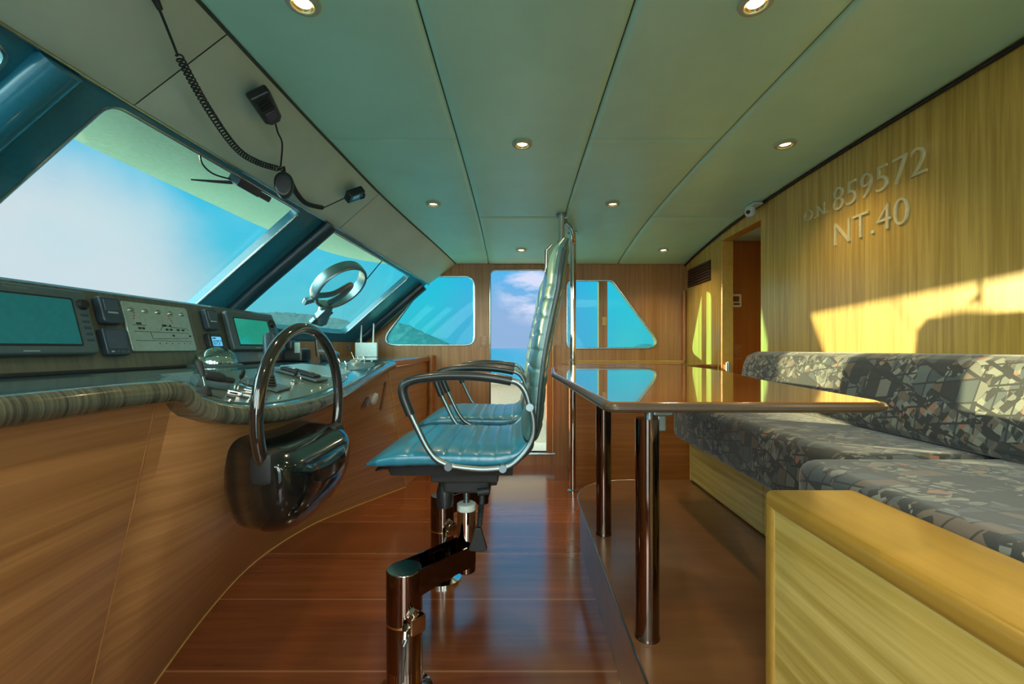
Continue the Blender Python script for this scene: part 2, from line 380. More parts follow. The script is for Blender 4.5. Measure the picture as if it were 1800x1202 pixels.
def textmesh(body, size, depth, space=1.0, bevel=0, align='LEFT', offset=0):
    cu = bpy.data.curves.new('tmp', 'FONT'); cu.body = body; cu.size = size; cu.extrude = depth/2; cu.space_character = space; cu.bevel_depth = bevel; cu.align_x = align
    cu.resolution_u = 4; cu.offset = offset
    ob = bpy.data.objects.new('tmp', cu); C.objects.link(ob)
    dg = bpy.context.evaluated_depsgraph_get(); me = bpy.data.meshes.new_from_object(ob.evaluated_get(dg))
    vs = [Vector((v.co.x, v.co.y, v.co.z+depth/2)) for v in me.vertices]; fs = [tuple(p.vertices) for p in me.polygons]
    bpy.data.objects.remove(ob); bpy.data.curves.remove(cu); bpy.data.meshes.remove(me)
    return vs, fs
def lerp(a, b, t): return a+(b-a)*t
def interp(tab, x):
    if x <= tab[0][0]: return tab[0][1:]
    for a, b in zip(tab, tab[1:]):
        if x <= b[0]:
            t = (x-a[0])/(b[0]-a[0]); return tuple(lerp(p, q, t) for p, q in zip(a[1:], b[1:]))
    return tab[-1][1:]
def sm(tab, n=6):
    """smooth a table of (x, values...) with a spline"""
    from mathutils import Vector as V
    k = len(tab); out = []
    for i in range(k-1):
        P = [tab[max(i-1, 0)], tab[i], tab[i+1], tab[min(i+2, k-1)]]
        for j in range(n):
            t = j/n
            out.append(tuple(.5*(2*b_+(-a+c)*t+(2*a-5*b_+4*c-d)*t*t+(-a+3*b_-3*c+d)*t**3) for a, b_, c, d in zip(*P)))
    out.append(tuple(tab[-1])); return out

# ================================================================== LARGE STRUCTURE
Y0, Y1 = -.35, 4.15          # near and far side walls of the wheelhouse
XR = 1.6                     # aft bulkhead
def hc(y): return .975-.0094*max(0, y-1.5)**3          # ceiling height above the eye (cambered)
FOLD = sm([(-.35, -.905), (1.35, -.905), (2.0, -.90), (2.73, -.865), (3.4, -.77), (4.15, -.60)])
def fold(y): return interp(FOLD, y)[0]

b = B(); b.box((-1.75, Y0, -1.17), (2.6, Y1+.05, -1.12)); struct('floor', b, 'floor_wood', smooth=False)

# ceiling: backing slab and padded panels
ys = [Y0+(Y1-Y0)*i/24 for i in range(25)]
b = B(); b.rings([[(fold(y)-.02, y, hc(y)+.016), (XR+.02, y, hc(y)+.016), (XR+.02, y, hc(y)+.06), (fold(y)-.02, y, hc(y)+.06)] for y in ys])
ceil = struct('ceiling', b, 'seam')
def padded(xa, xb, ya, yb, zf, name='ceiling_panel', mat='ceiling_vinyl', parent=None, seed=0):
    """padded panel: xa, xb functions of y; edges tuck up into the seams"""
    def prm(n): 
        e = [0, .006, .018, .04]; L_ = [0.0]
        return e
    bord = [0, .004, .010, .020, .04]
    def axis(length, n):
        mid = [bord[-1]+(length-2*bord[-1])*i/n for i in range(n+1)]
        return bord[:-1]+mid+[length-q for q in bord[:-1]][::-1]
    vy = axis(yb-ya, 22); W_ = xb((ya+yb)/2)-xa((ya+yb)/2); vx = axis(W_, 10)
    vs, fs = [], []
    for q in vy:
        y = ya+q; x0, x1 = xa(y), xb(y)
        for p in vx:
            t = p/W_; x = x0+(x1-x0)*t
            d = min(p, W_-p, q, (yb-ya)-q)
            up = .014*math.exp(-d/.008)
            pil = -.004*math.sin(PI*t)*math.sin(PI*q/(yb-ya))
            wv = .006*noise.noise(Vector((x*2.2+seed, y*2.0, seed*3)))
            vs.append((x, y, zf(x, y)+up+pil+wv*min(1, d/.06)))
    n = len(vx)
    for i in range(len(vy)-1):
        for j in range(n-1): fs.append((i*n+j, i*n+j+1, (i+1)*n+j+1, (i+1)*n+j))
    b = B(); b.add(vs, fs)
    return link(name, b, mat, parent, angle=80)
K = lambda v: (lambda y: v)
g = .0022
cols = [(fold, K(-.29), [Y0, 2.03, Y1]), (K(-.29), K(.33), [Y0, .95, 3.1, Y1]), (K(.33), K(.95), [Y0, 2.03, Y1]), (K(.95), K(XR), [Y0, .95, 3.1, Y1])]
for ci, (fa, fb, yy) in enumerate(cols):
    for i in range(len(yy)-1):
        padded(lambda y, fa=fa: fa(y)+g, lambda y, fb=fb: fb(y)-g, yy[i]+g, yy[i+1]-g, lambda x, y: hc(y), parent=ceil, seed=ci*5+i)
# header: sloped padded panels between ceiling and windscreen
HLOW = [(-.35, -1.20, .75), (1.35, -1.20, .75), (2.70, -1.12, .737), (4.15, -.863, .607)]
def hlow(y): return interp(HLOW, y)
b = B()
b.rings([[(fold(y), y, hc(y)+.016), (hlow(y)[0], y, hlow(y)[1]+.016), (hlow(y)[0]-.02, y, hlow(y)[1]+.05), (fold(y)-.02, y, hc(y)+.06)] for y in ys])
hdr = struct('trim_1', b, 'seam')
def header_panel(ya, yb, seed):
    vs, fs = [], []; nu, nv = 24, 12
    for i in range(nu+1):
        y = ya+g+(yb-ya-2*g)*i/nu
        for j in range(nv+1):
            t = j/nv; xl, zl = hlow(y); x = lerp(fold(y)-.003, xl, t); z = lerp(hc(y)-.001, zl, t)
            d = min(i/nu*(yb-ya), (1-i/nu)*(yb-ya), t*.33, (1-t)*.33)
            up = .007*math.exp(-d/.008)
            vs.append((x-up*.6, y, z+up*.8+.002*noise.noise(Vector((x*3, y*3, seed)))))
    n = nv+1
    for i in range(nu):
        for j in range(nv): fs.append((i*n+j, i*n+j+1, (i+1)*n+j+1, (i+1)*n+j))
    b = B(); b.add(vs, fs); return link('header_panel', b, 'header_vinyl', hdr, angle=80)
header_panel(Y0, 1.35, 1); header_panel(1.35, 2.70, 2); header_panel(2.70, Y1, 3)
b = B(); b.tube([(hlow(y)[0]-.004, y, hlow(y)[1]+.004) for y in ys], .006, n=8); link('edge_strip', b, 'alu', hdr)

# windscreen: raked frame of three bays
WB = {'a': (-.35, -2.02, 1.18, -2.00), }
def wtop(y): return Vector((hlow(y)[0]-.01, y, hlow(y)[1]+.01))
WBOT = [(-.35, -2.02), (1.18, -2.00), (2.58, -1.92), (4.15, -1.51)]
def wbot(y): return Vector((interp(WBOT, y)[0], y, .055))
def bay(ya, yb, hole, name, thick=.05, gl='glass_front', mat='pillar_blue', rr=.05):
    """frame sheet mapped on the raked bay; hole = (y0,y1,v0,v1), v down the slope in metres"""
    ln = (wtop((ya+yb)/2)-wbot((ya+yb)/2)).length
    a, c = wtop(ya), wtop(yb); d, e = wbot(ya), wbot(yb)
    nrm = (c-a).cross(d-a).normalized()
    if nrm.x < 0: nrm = -nrm            # towards the room
    def mp(p):
        u, v = p[0], p[1]/ln; t = (u-ya)/(yb-ya)
        q = (a*(1-t)+c*t)*(1-v)+(d*(1-t)+e*t)*v
        return q - nrm*p[2]
    y0, y1, v0, v1 = hole
    hp = roundpoly([(y0, v0), (y1, v0), (y1, v1), (y0, v1)], rr, 6)
    vs, fs = shape2d([(ya, 0), (yb, 0), (yb, ln), (ya, ln)], [hp], thick)
    b = B(); b.add([mp(p) for p in vs], fs); root = struct(name, b, mat, smooth=False)
    # gasket and reveal
    b = B(); b.tube([mp((p[0], p[1], .004)) for p in hp], .007, n=8, closed=True); link('window_trim', b, 'alu', root)
    gp = roundpoly([(y0-.012, v0-.012), (y1+.012, v0-.012), (y1+.012, v1+.012), (y0-.012, v1+.012)], rr, 6)
    vs, fs = shape2d(gp, [], .006)
    b = B(); b.add([mp((p[0], p[1], p[2]+thick-.012)) for p in vs], fs); link('window_pane', b, gl, root, smooth=False)
    return root
bay(-.35, 1.18, (.0, 1.07, .05, .95), 'window_1')
bay(1.18, 2.56, (1.30, 2.33, .03, 1.03), 'window_2')
bay(2.56, 4.13, (2.64, 3.80, .03, .83), 'window_3')
# dark half-round posts beside the glass
b = B()
def postpath(y, off=.02, dz=0): 
    a, d = wtop(y), wbot(y); return [a+Vector((off, 0, -.01)), a.lerp(d, .5)+Vector((off, 0, 0)), d+Vector((off, 0, 0))]
b.tube(postpath(2.575), .045, n=16); struct('trim_2', b, 'pillar_dark')
b = B(); b.tube([wtop(4.10)+Vector((-.02, -.03, -.03)), wbot(4.10)+Vector((0, -.03, 0))], .05, n=16); struct('trim_3', b, 'pillar_dark')
b = B(); b.tube(postpath(1.14, .0), .05, n=16); struct('trim_4', b, 'pillar_blue')
# riser below the windscreen
b = B(); b.rings([[(interp(WBOT, y)[0]+.015, y, -.10), (interp(WBOT, y)[0]+.015, y, .055), (interp(WBOT, y)[0]-.05, y, .055), (interp(WBOT, y)[0]-.05, y, -.10)] for y in ys])
struct('trim_5', b, 'teak_wall', smooth=False)

# far side wall (starboard) with forward window, door and aft window
def wallframe(y, flip=False): return frame((0, y, 0), (1, 0, 0), (0, 0, 1))      # local x,z -> world; local z -> -Y
def px_wall(pts): return pts
FW = [(-1.345, .030), (-.425, .030), (-.425, .690), (-.86, .690)]
DR = [(-.275, -1.0), (.265, -1.0), (.265, .755), (-.275, .755)]
AW = [(.465, .000), (1.385, .000), (.90, .650), (.465, .650)]
outer = [(-1.56, -1.12), (XR, -1.12), (XR, hc(Y1)+.03), (-.62, hc(Y1)+.03), (-.93, .72), (-1.56, .09)]
fwp = roundpoly(FW, [.09, .09, .10, .08], 7); drp = roundpoly(DR, [0, 0, .06, .06], 6); awp = roundpoly(AW, [.06, .09, .07, .06], 7)
def sidewall(y, nm, out):
    fr = frame((0, y, 0), (1, 0, 0), (0, 0, 1))
    if out > 0: fr = fr @ Matrix.Translation((0, 0, -.07))
    vs, fs = shape2d(outer, [fwp, drp, awp], .07)
    b = B(fr); b.add(vs, fs); return struct(nm, b, 'teak_wall', smooth=False), fr
wall_r, frr = sidewall(Y1, 'wall_right', 1)
wall_n, frn = sidewall(Y0, 'wall_left', -1)
def pane(nm, poly, fr, z, trimz, gl='glass_side', r=.009):
    vs, fs = shape2d(poly, [], .006); f2 = fr @ Matrix.Translation((0, 0, z))
    root = sroot(nm, fr @ Vector((poly[0][0], poly[0][1], z)))
    b = B(f2); b.add(vs, fs); link('window_pane', b, gl, root, smooth=False)
    b = B(fr); b.tube([(p[0], p[1], trimz) for p in poly], r, n=8, closed=True, flat=.6); link('window_trim', b, 'alu', root)
    return root
w4 = pane('window_4', fwp, frr, .02, .072)
w5 = pane('window_5', awp, frr, .02, .072)
b = B(); b.box((.765, Y1-.004, .004), (.850, Y1+.05, .646), .004); link('mullion', b, 'teak_wall', w5)
b = B(); b.box((.80, Y1-.012, .22), (.84, Y1-.004, .30), .003); link('latch', b, 'oak_trim', w5)
w6 = pane('window_6', fwp, frn, .04, .0, 'glass_stern'); w7 = pane('window_7', awp, frn, .04, .0, 'glass_stern')
d1 = sroot('door_1', (0, Y1, -1.12))
b = B(frr); b.tube([(p[0], p[1], .072) for p in drp[2:]]+[(DR[0][0], DR[0][1], .072)], .008, n=8); link('door_trim', b, 'alu', d1)
b = B(); b.box((-.30, Y1-.012, -1.02), (.35, Y1+.06, -1.0), .003); link('door_sill', b, 'alu', d1)
b = B(); b.box((.265, Y1-.03, -1.0), (.315, Y1-.002, .02), .004); link('door_edge', b, 'red_wall', d1)
b = B(); b.box((.317, Y1-.034, -1.0), (.328, Y1-.002, .02), .002); link('door_seal', b, 'oak_trim', d1)

# aft bulkhead with the stair opening
OY0, OY1 = 2.84, 3.44
fra = frame((XR, 0, 0), (0, -1, 0), (0, 0, 1))      # local x = -Y, local z = -X (towards the room)
fra = fra @ Matrix.Translation((0, 0, -.08))
vs, fs = shape2d([(-Y1, -1.12), (-OY1, -1.12), (-OY1, .848), (-OY0, .848), (-OY0, -1.12), (-Y0, -1.12), (-Y0, .99), (-2.0, .99), (-3.0, .965), (-Y1, .82)], [], .08)
b = B(fra); b.add(vs, fs); struct('wall_back', b, 'oak_wall', smooth=False)
b = B(); b.tube([(XR-.006, y, hc(y)-.006) for y in ys], .008, n=8); struct('trim_6', b, 'matte_black')
# stair lobby beyond the opening
b = B(); b.box((XR+.08, 3.46, -1.12), (2.6, 3.52, 1.0)); struct('wall_stair_far', b, 'red_wall', smooth=False)
b = B(); b.box((XR+.08, 2.72, -1.12), (2.6, 2.78, 1.0)); struct('wall_stair_near', b, 'red_wall', smooth=False)
b = B(); b.box((2.6, 2.72, -1.12), (2.66, 3.52, 1.0)); struct('wall_stair_end', b, 'red_wall', smooth=False)
b = B(); b.box((XR+.08, 2.78, .86), (2.6, 3.46, .92)); struct('ceiling_stair', b, 'ceiling_vinyl', smooth=False)
b = B(); b.box((XR-.0, 3.405, -1.12), (XR+.09, 3.435, .848), .004); struct('trim_7', b, 'oak_trim')
b = B(); b.box((XR-.0, 2.842, -1.12), (XR+.09, 2.862, .848), .004); struct('trim_8', b, 'oak_trim')
b = B(); b.tube([(XR-.02, Y1-.02, -.12), (XR-.02, Y1-.02, .55)], .018, n=14); struct('trim_9', b, 'red_wall')

# outside: sheltering visor over the windscreen, side deck, bulwark, roof edge
VE = sm([(-.6, -1.83), (2.4, -1.83), (3.3, -1.80), (4.1, -1.62), (4.6, -1.15)], 5)
b = B(); b.rings([[(hlow(min(max(y, Y0), Y1))[0]-.03, y, .83), (interp(VE, y)[0], y, .86), (interp(VE, y)[0], y, .92), (hlow(min(max(y, Y0), Y1))[0]+.3, y, 1.06)] for y in [-.6+5.2*i/40 for i in range(41)]])
tag(link('roof_visor', b, 'cream_paint'), 'pale cream overhanging roof visor seen through the windscreen tops', 'roof visor')
b = B(); b.box((-1.2, Y1+.07, .96), (2.6, Y1+.45, 1.02)); b.box((-1.6, -.9, 1.06), (2.7, Y1+.45, 1.10)); struct('trim_10', b, 'white_paint', smooth=False)
b = B(); b.box((-3, Y1+.09, -1.20), (3.5, Y1+1.0, -1.12)); struct('floor_side_deck', b, 'white_paint', smooth=False)
b = B(); b.box((-3, Y1+.98, -1.2), (3.5, Y1+1.05, -.425), .01); b.box((-3, Y1+.95, -.43), (3.5, Y1+1.08, -.40), .01)
tag(link('bulwark', b, 'white_paint'), 'white side-deck bulwark seen low through the open side door', 'bulwark')
b = B(); b.box((-3.2, -1.4, -1.24), (-2.1, 5.2, -1.18)); struct('floor_foredeck', b, 'white_paint', smooth=False)

# sea and land
me = bpy.data.meshes.new('sea'); S = 9000
me.from_pydata([(-S, -S, -3.2), (S, -S, -3.2), (S, S, -3.2), (-S, S, -3.2)], [], [(0, 1, 2, 3)]); me.materials.append(M['sea'])
o = bpy.data.objects.new('sea', me); C.objects.link(o); tag(o, 'calm blue-green sea reaching to the horizon', 'sea', kind='stuff')
# wooded headland: ridge heights over bearing, 500 m off
RID = [(-420, 46), (-330, 46), (-304, 44), (-270, 44), (-235, 41), (-205, 36), (-180, 28), (-165, 27), (-146, 31.5), (-139, 32), (-128, 29.5), (-112, 22), (-98, 16), (-84, 10), (-74, 5), (-70, -1)]
vs, fs = [], []; nx, ny = 170, 26
for i in range(nx+1):
    x = -420+352*i/nx; hmax = interp(RID, x)[0]
    for j in range(ny+1):
        t = j/ny; yy = 440+130*t + 25*math.sin(x*.02)
        k = 500/(500) 
        h = max(0, hmax+3.2)*math.sin(min(1, t*1.9)*PI/2)*(1 if t < .55 else max(0, 1-(t-.55)*1.6))
        h += (1.7*noise.noise(Vector((x*.25, yy*.25, 0)))+1.0*noise.noise(Vector((x*.7, yy*.5, 4))))*min(1, h/6)
        vs.append((x*(yy/500), yy, -5.0-EYE+h*(yy/500)+ (0 if h > .2 else -1)))
n = ny+1
for i in range(nx):
    for j in range(ny): fs.append((i*n+j, i*n+j+1, (i+1)*n+j+1, (i+1)*n+j))
b = B(); b.add(vs, fs)
tag(link('headland', b, 'woodland', angle=180), 'dark green wooded headland rising from the sea beyond the bow windows', 'headland')
for i, (x, y, r, h) in enumerate([(640, 2200, 48, 26), (760, 2260, 34, 30), (600, 2320, 60, 14)][:2]):
    b = B(); b.lathe([(r*1.5, -8), (r*1.2, h*.45), (r*.8, h*.8), (r*.3, h)], (x, y, -3), n=18)
    tag(link('islet', b, 'woodland'), ['small low islet left of a second islet on the horizon in the aft side window', 'small islet nearest the lower right corner of the aft side window'][i], 'island', 'islets on the horizon')
# ================================================================== HELM CONSOLE
LIP = sm([(-.35, -.80, -.077), (.5, -.80, -.077), (.985, -.80, -.077), (1.04, -.79, -.112), (1.1, -.765, -.143), (1.2, -.745, -.164), (1.35, -.73, -.178), (1.6, -.725, -.178), (1.9, -.738, -.153), (2.3, -.775, -.121), (2.7, -.825, -.100), (2.93, -.855, -.093)], 4)
BACK = sm([(-.35, -.815), (.5, -.815), (.985, -.82), (1.04, -.90), (1.1, -.97), (1.2, -1.03), (1.45, -1.08), (2.54, -1.11), (2.8, -1.0), (2.93, -.90)], 4)
BASE = sm([(-.35, -.42), (0, -.60), (.5, -.82), (1.0, -1.07), (1.442, -1.217), (1.89, -1.334), (2.29, -1.385), (2.70, -1.326), (3.03, -1.176), (3.49, -.915)], 4)
CY = [-.35+1.335*i/10 for i in range(10)]+[.985+1.945*i/60 for i in range(61)]
def podpt(y, s, up=0):
    """point on the sloping helm top: s=0 at the back line, 1 at the lip"""
    lx, lz = interp(LIP, y); kx = interp(BACK, y)[0]
    return Vector((lerp(kx, lx, s), y, lerp(-.077, lz, s)+up))
def podframe(y, s, up=0, yaw=0):
    o = podpt(y, s, up); X = (podpt(y, min(1, s+.05))-podpt(y, s-.05)); Yv = podpt(y+.05, s)-podpt(y-.05, s)
    f = frame(o, X, Yv)
    return f @ Matrix.Rotation(yaw, 4, 'Z')
def deskback(y): return interp(WBOT, y)[0]+.02
b = B(); b.rings([[(deskback(y), y, -.077), (lerp(deskback(y), interp(BACK, y)[0], .5), y, -.077), (interp(BACK, y)[0], y, -.077), podpt(y, .5), podpt(y, 1), podpt(y, 1)+Vector((-.02, 0, -.02)), (deskback(y), y, -.11)] for y in CY])
cons = sroot('trim_11', (-1.1, 1.4, -1.12))
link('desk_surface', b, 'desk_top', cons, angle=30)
def nosering(y):
    p = podpt(y, 1); q = []
    for k in range(9):
        a = PI/2-PI*k/8; q.append((p.x+.004+.022*math.cos(a), y, p.z-.022+.026*math.sin(a)))
    q += [(p.x-.05, y, p.z-.046), (p.x-.05, y, p.z-.006), (p.x-.035, y, p.z+.003)]
    return q
b = B(); b.rings([nosering(y) for y in CY]); link('nosing', b, 'zebra', cons, angle=40)
def ybase(y): return y if y < 1 else y+.56*((y-1)/1.93)**1.5
def facept(y, t):
    p = podpt(y, 1); yb = ybase(y); xb = interp(BASE, yb)[0]
    return Vector((lerp(p.x-.035, xb, t**1.05), lerp(y, yb, t), lerp(p.z-.045, -1.12, t)))
b = B()
for a, c in ((-.35, .992), (.998, 2.93)):
    yy = [a+(c-a)*i/50 for i in range(51)]
    b.rings([[facept(y, t/16) for t in range(17)]+[facept(y, t/16)+Vector((-.03, 0, 0)) for t in (16, 0)] for y in yy])
link('console_face', b, 'teak_face', cons, angle=30)
b = B(); b.tube([facept(.995, t/16)+Vector((-.0015, 0, 0)) for t in range(17)], .0022, n=6); link('face_seam', b, 'teak_wall', cons)
b = B(); b.tube([facept(2.93, t/16)+Vector((.002, .004, 0)) for t in range(17)], .004, n=6); link('corner_strip', b, 'oak_trim', cons)
b = B(); b.tube([facept(y, 1)+Vector((.002, 0, .002)) for y in CY], .004, n=6); link('base_strip', b, 'oak_trim', cons)
# lower desk beyond the helm
FY = [2.93+1.215*i/12 for i in range(13)]
def fx(y): return -.86 if y < 4.0 else -.86
b = B(); b.rings([[(deskback(y), y, -.078), (fx(y), y, -.078), (fx(y)+.012, y, -.09), (fx(y)+.012, y, -.118), (fx(y)-.01, y, -.122), (deskback(y), y, -.122)] for y in FY])
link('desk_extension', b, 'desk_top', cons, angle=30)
b = B(); b.box((fx(3)-.006, 2.95, -.121), (fx(3)+.016, 4.10, -.083), .008); link('nosing', b, 'cabinet_wood', cons)
b = B(); b.rings([[lerp(facept(2.93, t/16), Vector((-.865, 4.145, lerp(-.12, -1.12, t/16))), s/10)+Vector((-.0, 0, 0)) for t in range(17)] for s in range(11)], cap=False, closed=False)
link('end_panel', b, 'teak_face', cons, angle=60)
b = B(); b.tube([(-.835, Y1-.03, -1.12), (-.835, Y1-.03, -.065)], .035, n=16); link('corner_post', b, 'cabinet_wood', cons)

# metal plates let into the helm top
def plate(y0, y1, s0, s1, nm, mat, r=.3, up=.004):
    outl = roundpoly([(y0, s0*.3), (y1, s0*.3), (y1, s1*.3), (y0, s1*.3)], r*.3, 6)
    vs, fs = shape2d(outl, [], .003); b = B()
    # subdivide by sampling: fan fill follows the gentle curve
    n = 40; rows = []
    ys_ = [y0+(y1-y0)*i/n for i in range(n+1)]
    def span(y):
        d = min(y-y0, y1-y); q = r*.5
        k = 0 if d >= q else (1-math.sqrt(max(0, 1-((q-d)/q)**2)))*(s1-s0)*.5
        return s0+k, s1-k
    rows = []
    for y in ys_:
        a, c = span(y); row = [podpt(y, a, up-.006)]+[podpt(y, lerp(a, c, k/6), up) for k in range(7)]+[podpt(y, c, up-.006)]
        rows.append(row)
    b.rings(rows); return link(nm, b, mat, cons, angle=30)
plate(1.06, 2.12, .10, .92, 'switch_plate', 'pod_plate', .5)
plate(2.15, 2.72, .25, .85, 'switch_plate', 'pod_plate', .5)
plate(1.90, 2.20, .08, .78, 'chart_plate', 'silver_plate', .1, .0055)

# ---- controls on the helm top (each a thing of its own)
f = podframe(1.17, .62, .004, .5)
t = thing('throttle_lever', 'short black-knobbed lever on chrome stem, nearest end of the helm plate', 'lever', f.to_translation())
b = B(f); b.lathe([(.02, 0), (.02, .004), (.014, .01), (.009, .022)], n=18); link('boot', b, 'matte_black', t)
b = B(f); b.cyl((0, 0, .015), (-.022, .02, .048), .003); link('stem', b, 'chrome', t)
b = B(f); b.tube([(-.019, .017, .042), (-.028, .025, .056), (-.042, .036, .074), (-.045, .039, .078)], [.005, .008, .009, .005], n=14); link('grip', b, 'matte_black', t)
f = podframe(1.29, .42, .004, .9)
t = thing('control_head', 'dark boxy control head with angled cap behind the ignition keys', 'control head', f.to_translation())
b = B(f); b.box((-.045, -.03, 0), (.045, .03, .022), .006); link('body', b, 'grey_plastic', t)
b = B(f); b.box((-.025, -.022, .022), (.03, .022, .045), .008); b.box((.028, -.012, .02), (.06, .012, .036), .005); link('cap', b, 'matte_black', t)
def keyswitch(y, s, label):
    f = podframe(y, s, .004, .3)
    t = thing('ignition_switch', label, 'ignition switch', f.to_translation(), 'ignition switches')
    b = B(f); b.lathe([(.015, 0), (.015, .006), (.010, .010)], n=20); link('barrel', b, 'chrome', t)
    b = B(f); b.box((-.0015, -.006, .008), (.0015, .006, .030), .0005); k = link('key', b, 'chrome', t)
    b = B(f @ Matrix.Rotation(PI/2, 4, 'Y') @ Matrix.Translation((-.042, 0, -.004))); b.lathe([(.0, 0), (.014, 0), (.0165, .004), (.014, .008), (0, .008)], n=20, cap=False); link('key_head', b, 'matte_black', t)
    b = B(f); b.tube([(0, .016, .042), (.012, .022, .030), (.02, .02, .012), (.016, .012, .004)], .0018, n=6); b.box((.010, .012, .001), (.034, .022, .003), .0005); link('key_ring', b, 'chrome', t)
keyswitch(1.39, .50, 'ignition switch with black-headed key beside the dark control head')
keyswitch(1.66, .62, 'ignition switch with key between the joystick and the black remote cradle')
f = podframe(1.50, .58, .006, .1)
t = thing('joystick', 'thick dark grey joystick grip leaning away seen through the wheel rim', 'joystick', f.to_translation())
b = B(f); b.box((-.07, -.05, 0), (.06, .06, .006), .002); link('base_plate', b, 'grey_plastic', t)
b = B(f)
for k in range(4): b.lathe([(.028-.004*k, .006+.009*k), (.030-.004*k, .011+.009*k), (.025-.004*k, .015+.009*k)], n=20)
link('bellows', b, 'matte_black', t)
b = B(f); b.tube([(0, 0, .03), (-.025, .035, .065), (-.055, .08, .10), (-.085, .12, .135), (-.10, .14, .15), (-.105, .147, .155)], [.013, .017, .019, .020, .019, .012], n=18); link('grip', b, 'slate_plastic', t)
f = podframe(1.80, .52, .006, -.15)
t = thing('remote_control', 'black handheld remote lying in its cradle right of the second key', 'remote control', f.to_translation())
b = B(f); b.box((-.10, -.04, 0), (.10, .04, .010), .004); link('cradle', b, 'grey_plastic', t)
b = B(f); b.box((-.085, -.026, .008), (.075, .026, .022), .007); link('handset', b, 'matte_black', t)
b = B(f); b.lathe([(.012, .02), (.012, .025), (.009, .027)], (.045, 0, 0), n=16); link('button', b, 'grey_plastic', t)
b = B(f); b.box((-.06, -.016, .021), (-.03, .016, .024), .002); link('display', b, 'screen_dark', t)
for i, (y, s, lb) in enumerate([(2.02, .70, 'small black push knob at the lower edge of the pale chart plate')]):
    f = podframe(y, s, .006)
    b = B(f); b.lathe([(.008, 0), (.008, .008), (.013, .012), (.013, .020), (.009, .024)], n=18); tag(link('push_pull_control', b, 'matte_black'), lb, 'knob')
f = podframe(2.46, .55, .004, .2)
t = thing('toggle_lever', 'small chrome-based lever with black knob at the far end of the helm', 'lever', f.to_translation())
b = B(f); b.lathe([(.030, 0), (.030, .012), (.022, .022), (.010, .030)], n=24); link('base', b, 'silver_plate', t)
b = B(f); b.cyl((0, 0, .02), (-.03, .02, .075), .004); link('stem', b, 'chrome', t)
b = B(f); b.tube([(-.026, .017, .068), (-.034, .022, .085), (-.044, .03, .102), (-.046, .032, .106)], [.005, .010, .010, .005], n=12); link('knob', b, 'matte_black', t)
for i, (y, s) in enumerate([(2.25, .62), (2.32, .45), (2.58, .5), (2.64, .55)]):
    f = podframe(y, s, .004, .4)
    b = B(f); b.lathe([(.011, 0), (.011, .005), (.005, .008), (.005, .020), (.002, .022)], n=14)
    b.tube([(0, 0, .018), (-.01, .006, .034)], [.003, .0045], n=8)
    lab = ['chrome toggle switch nearest the wheel on the far small plate', 'chrome toggle switch set back beside the small-plate toggle nearest the wheel', 'chrome toggle switch just beyond the small black-knobbed lever', 'farthest chrome toggle switch on the helm, at the tip of the small plate'][i]
    tag(link('toggle_switch', b, 'chrome'), lab, 'switch', 'toggle switches on the far plate')
# rows of little push buttons along the lower edge of the plate
cnt = 0; ORD = ['first', 'second', 'third', 'fourth', 'fifth', 'sixth', 'seventh', 'eighth', 'ninth', 'tenth', 'eleventh']
for i in range(13):
    y = 1.10+.075*i; 
    if 1.43 < y < 1.60: continue
    f = podframe(y, .86 if i > 0 else .78, .004, .2)
    b = B(f); b.lathe([(.0062, 0), (.0062, .004), (.004, .006)], n=12)
    tag(link('push_button', b, 'chrome'), '%s tiny chrome push button from the near end of the row along the helm plate' % ORD[cnt], 'button', 'push buttons along the helm plate'); cnt += 1
for i in range(5):
    f = podframe(1.13+.05*i, .70+.02*i, .004, .3)
    b = B(f); b.box((-.012, -.0035, 0), (.012, .0035, .006), .0015)
    tag(link('rocker_switch', b, 'black_plastic'), '%s black rocker switch from the near end of the short row below the nearest lever' % ORD[i], 'switch', 'rocker switches on the helm plate')
# two chrome rectangular guard switches
for i, y in enumerate((1.275, 1.35)):
    f = podframe(y, .68, .004, .5)
    b = B(f); b.box((-.02, -.009, 0), (.02, .009, .014), .003)
    tag(link('guard_switch', b, 'chrome'), ['chrome box-shaped guard switch in front of the ignition key, nearer of two', 'chrome box-shaped guard switch in front of the ignition key, farther of two'][i], 'switch', 'chrome guard switches')

# things standing on the desk behind
o = (-1.262, 1.80, -.077)
t = thing('desk_compass', 'clear-domed compass on a black base below the small heading display', 'compass', o)
b = B(Matrix.Translation(o)); b.lathe([(.0, 0), (.098, 0), (.100, .006), (.090, .012), (.0, .012)], n=36, cap=False); link('base_ring', b, 'grey_plastic', t)
b = B(Matrix.Translation(o)); b.lathe([(.082, .012)]+[(.080*math.cos(a*PI/24), .014+.072*math.sin(a*PI/24)) for a in range(12)]+[(.001, .086)], n=36, cap=False); link('dome', b, 'dome_glass', t)
b = B(Matrix.Translation(o)); b.lathe([(.0, .018), (.066, .018), (.066, .024), (.05, .040), (.0, .044)], n=30, cap=False); link('card', b, 'silver_plate', t)
o = (-1.27, 2.52, -.077)
t = thing('radio_charger', 'black desk charger cradle holding a handheld radio, seen through the wheel', 'radio charger', o)
b = B(Matrix.Translation(o)); b.box((-.07, -.07, 0), (.04, .05, .075), .014); b.box((-.06, -.065, .07), (-.02, -.0, .12), .008); link('body', b, 'black_plastic', t)
b = B(Matrix.Translation(o)); b.box((.0, -.075, .05), (.03, -.066, .11), .002); link('label_plate', b, 'silver_plate', t, bev=0)
o2 = (-1.165, 2.60, -.077)
t = thing('handheld_radio', 'chrome-edged handheld unit with an upright loop standing in front of the charger', 'handheld radio', o2)
b = B(Matrix.Translation(o2)); b.box((-.012, -.05, 0), (.055, .06, .05), .010); link('body', b, 'black_plastic', t)
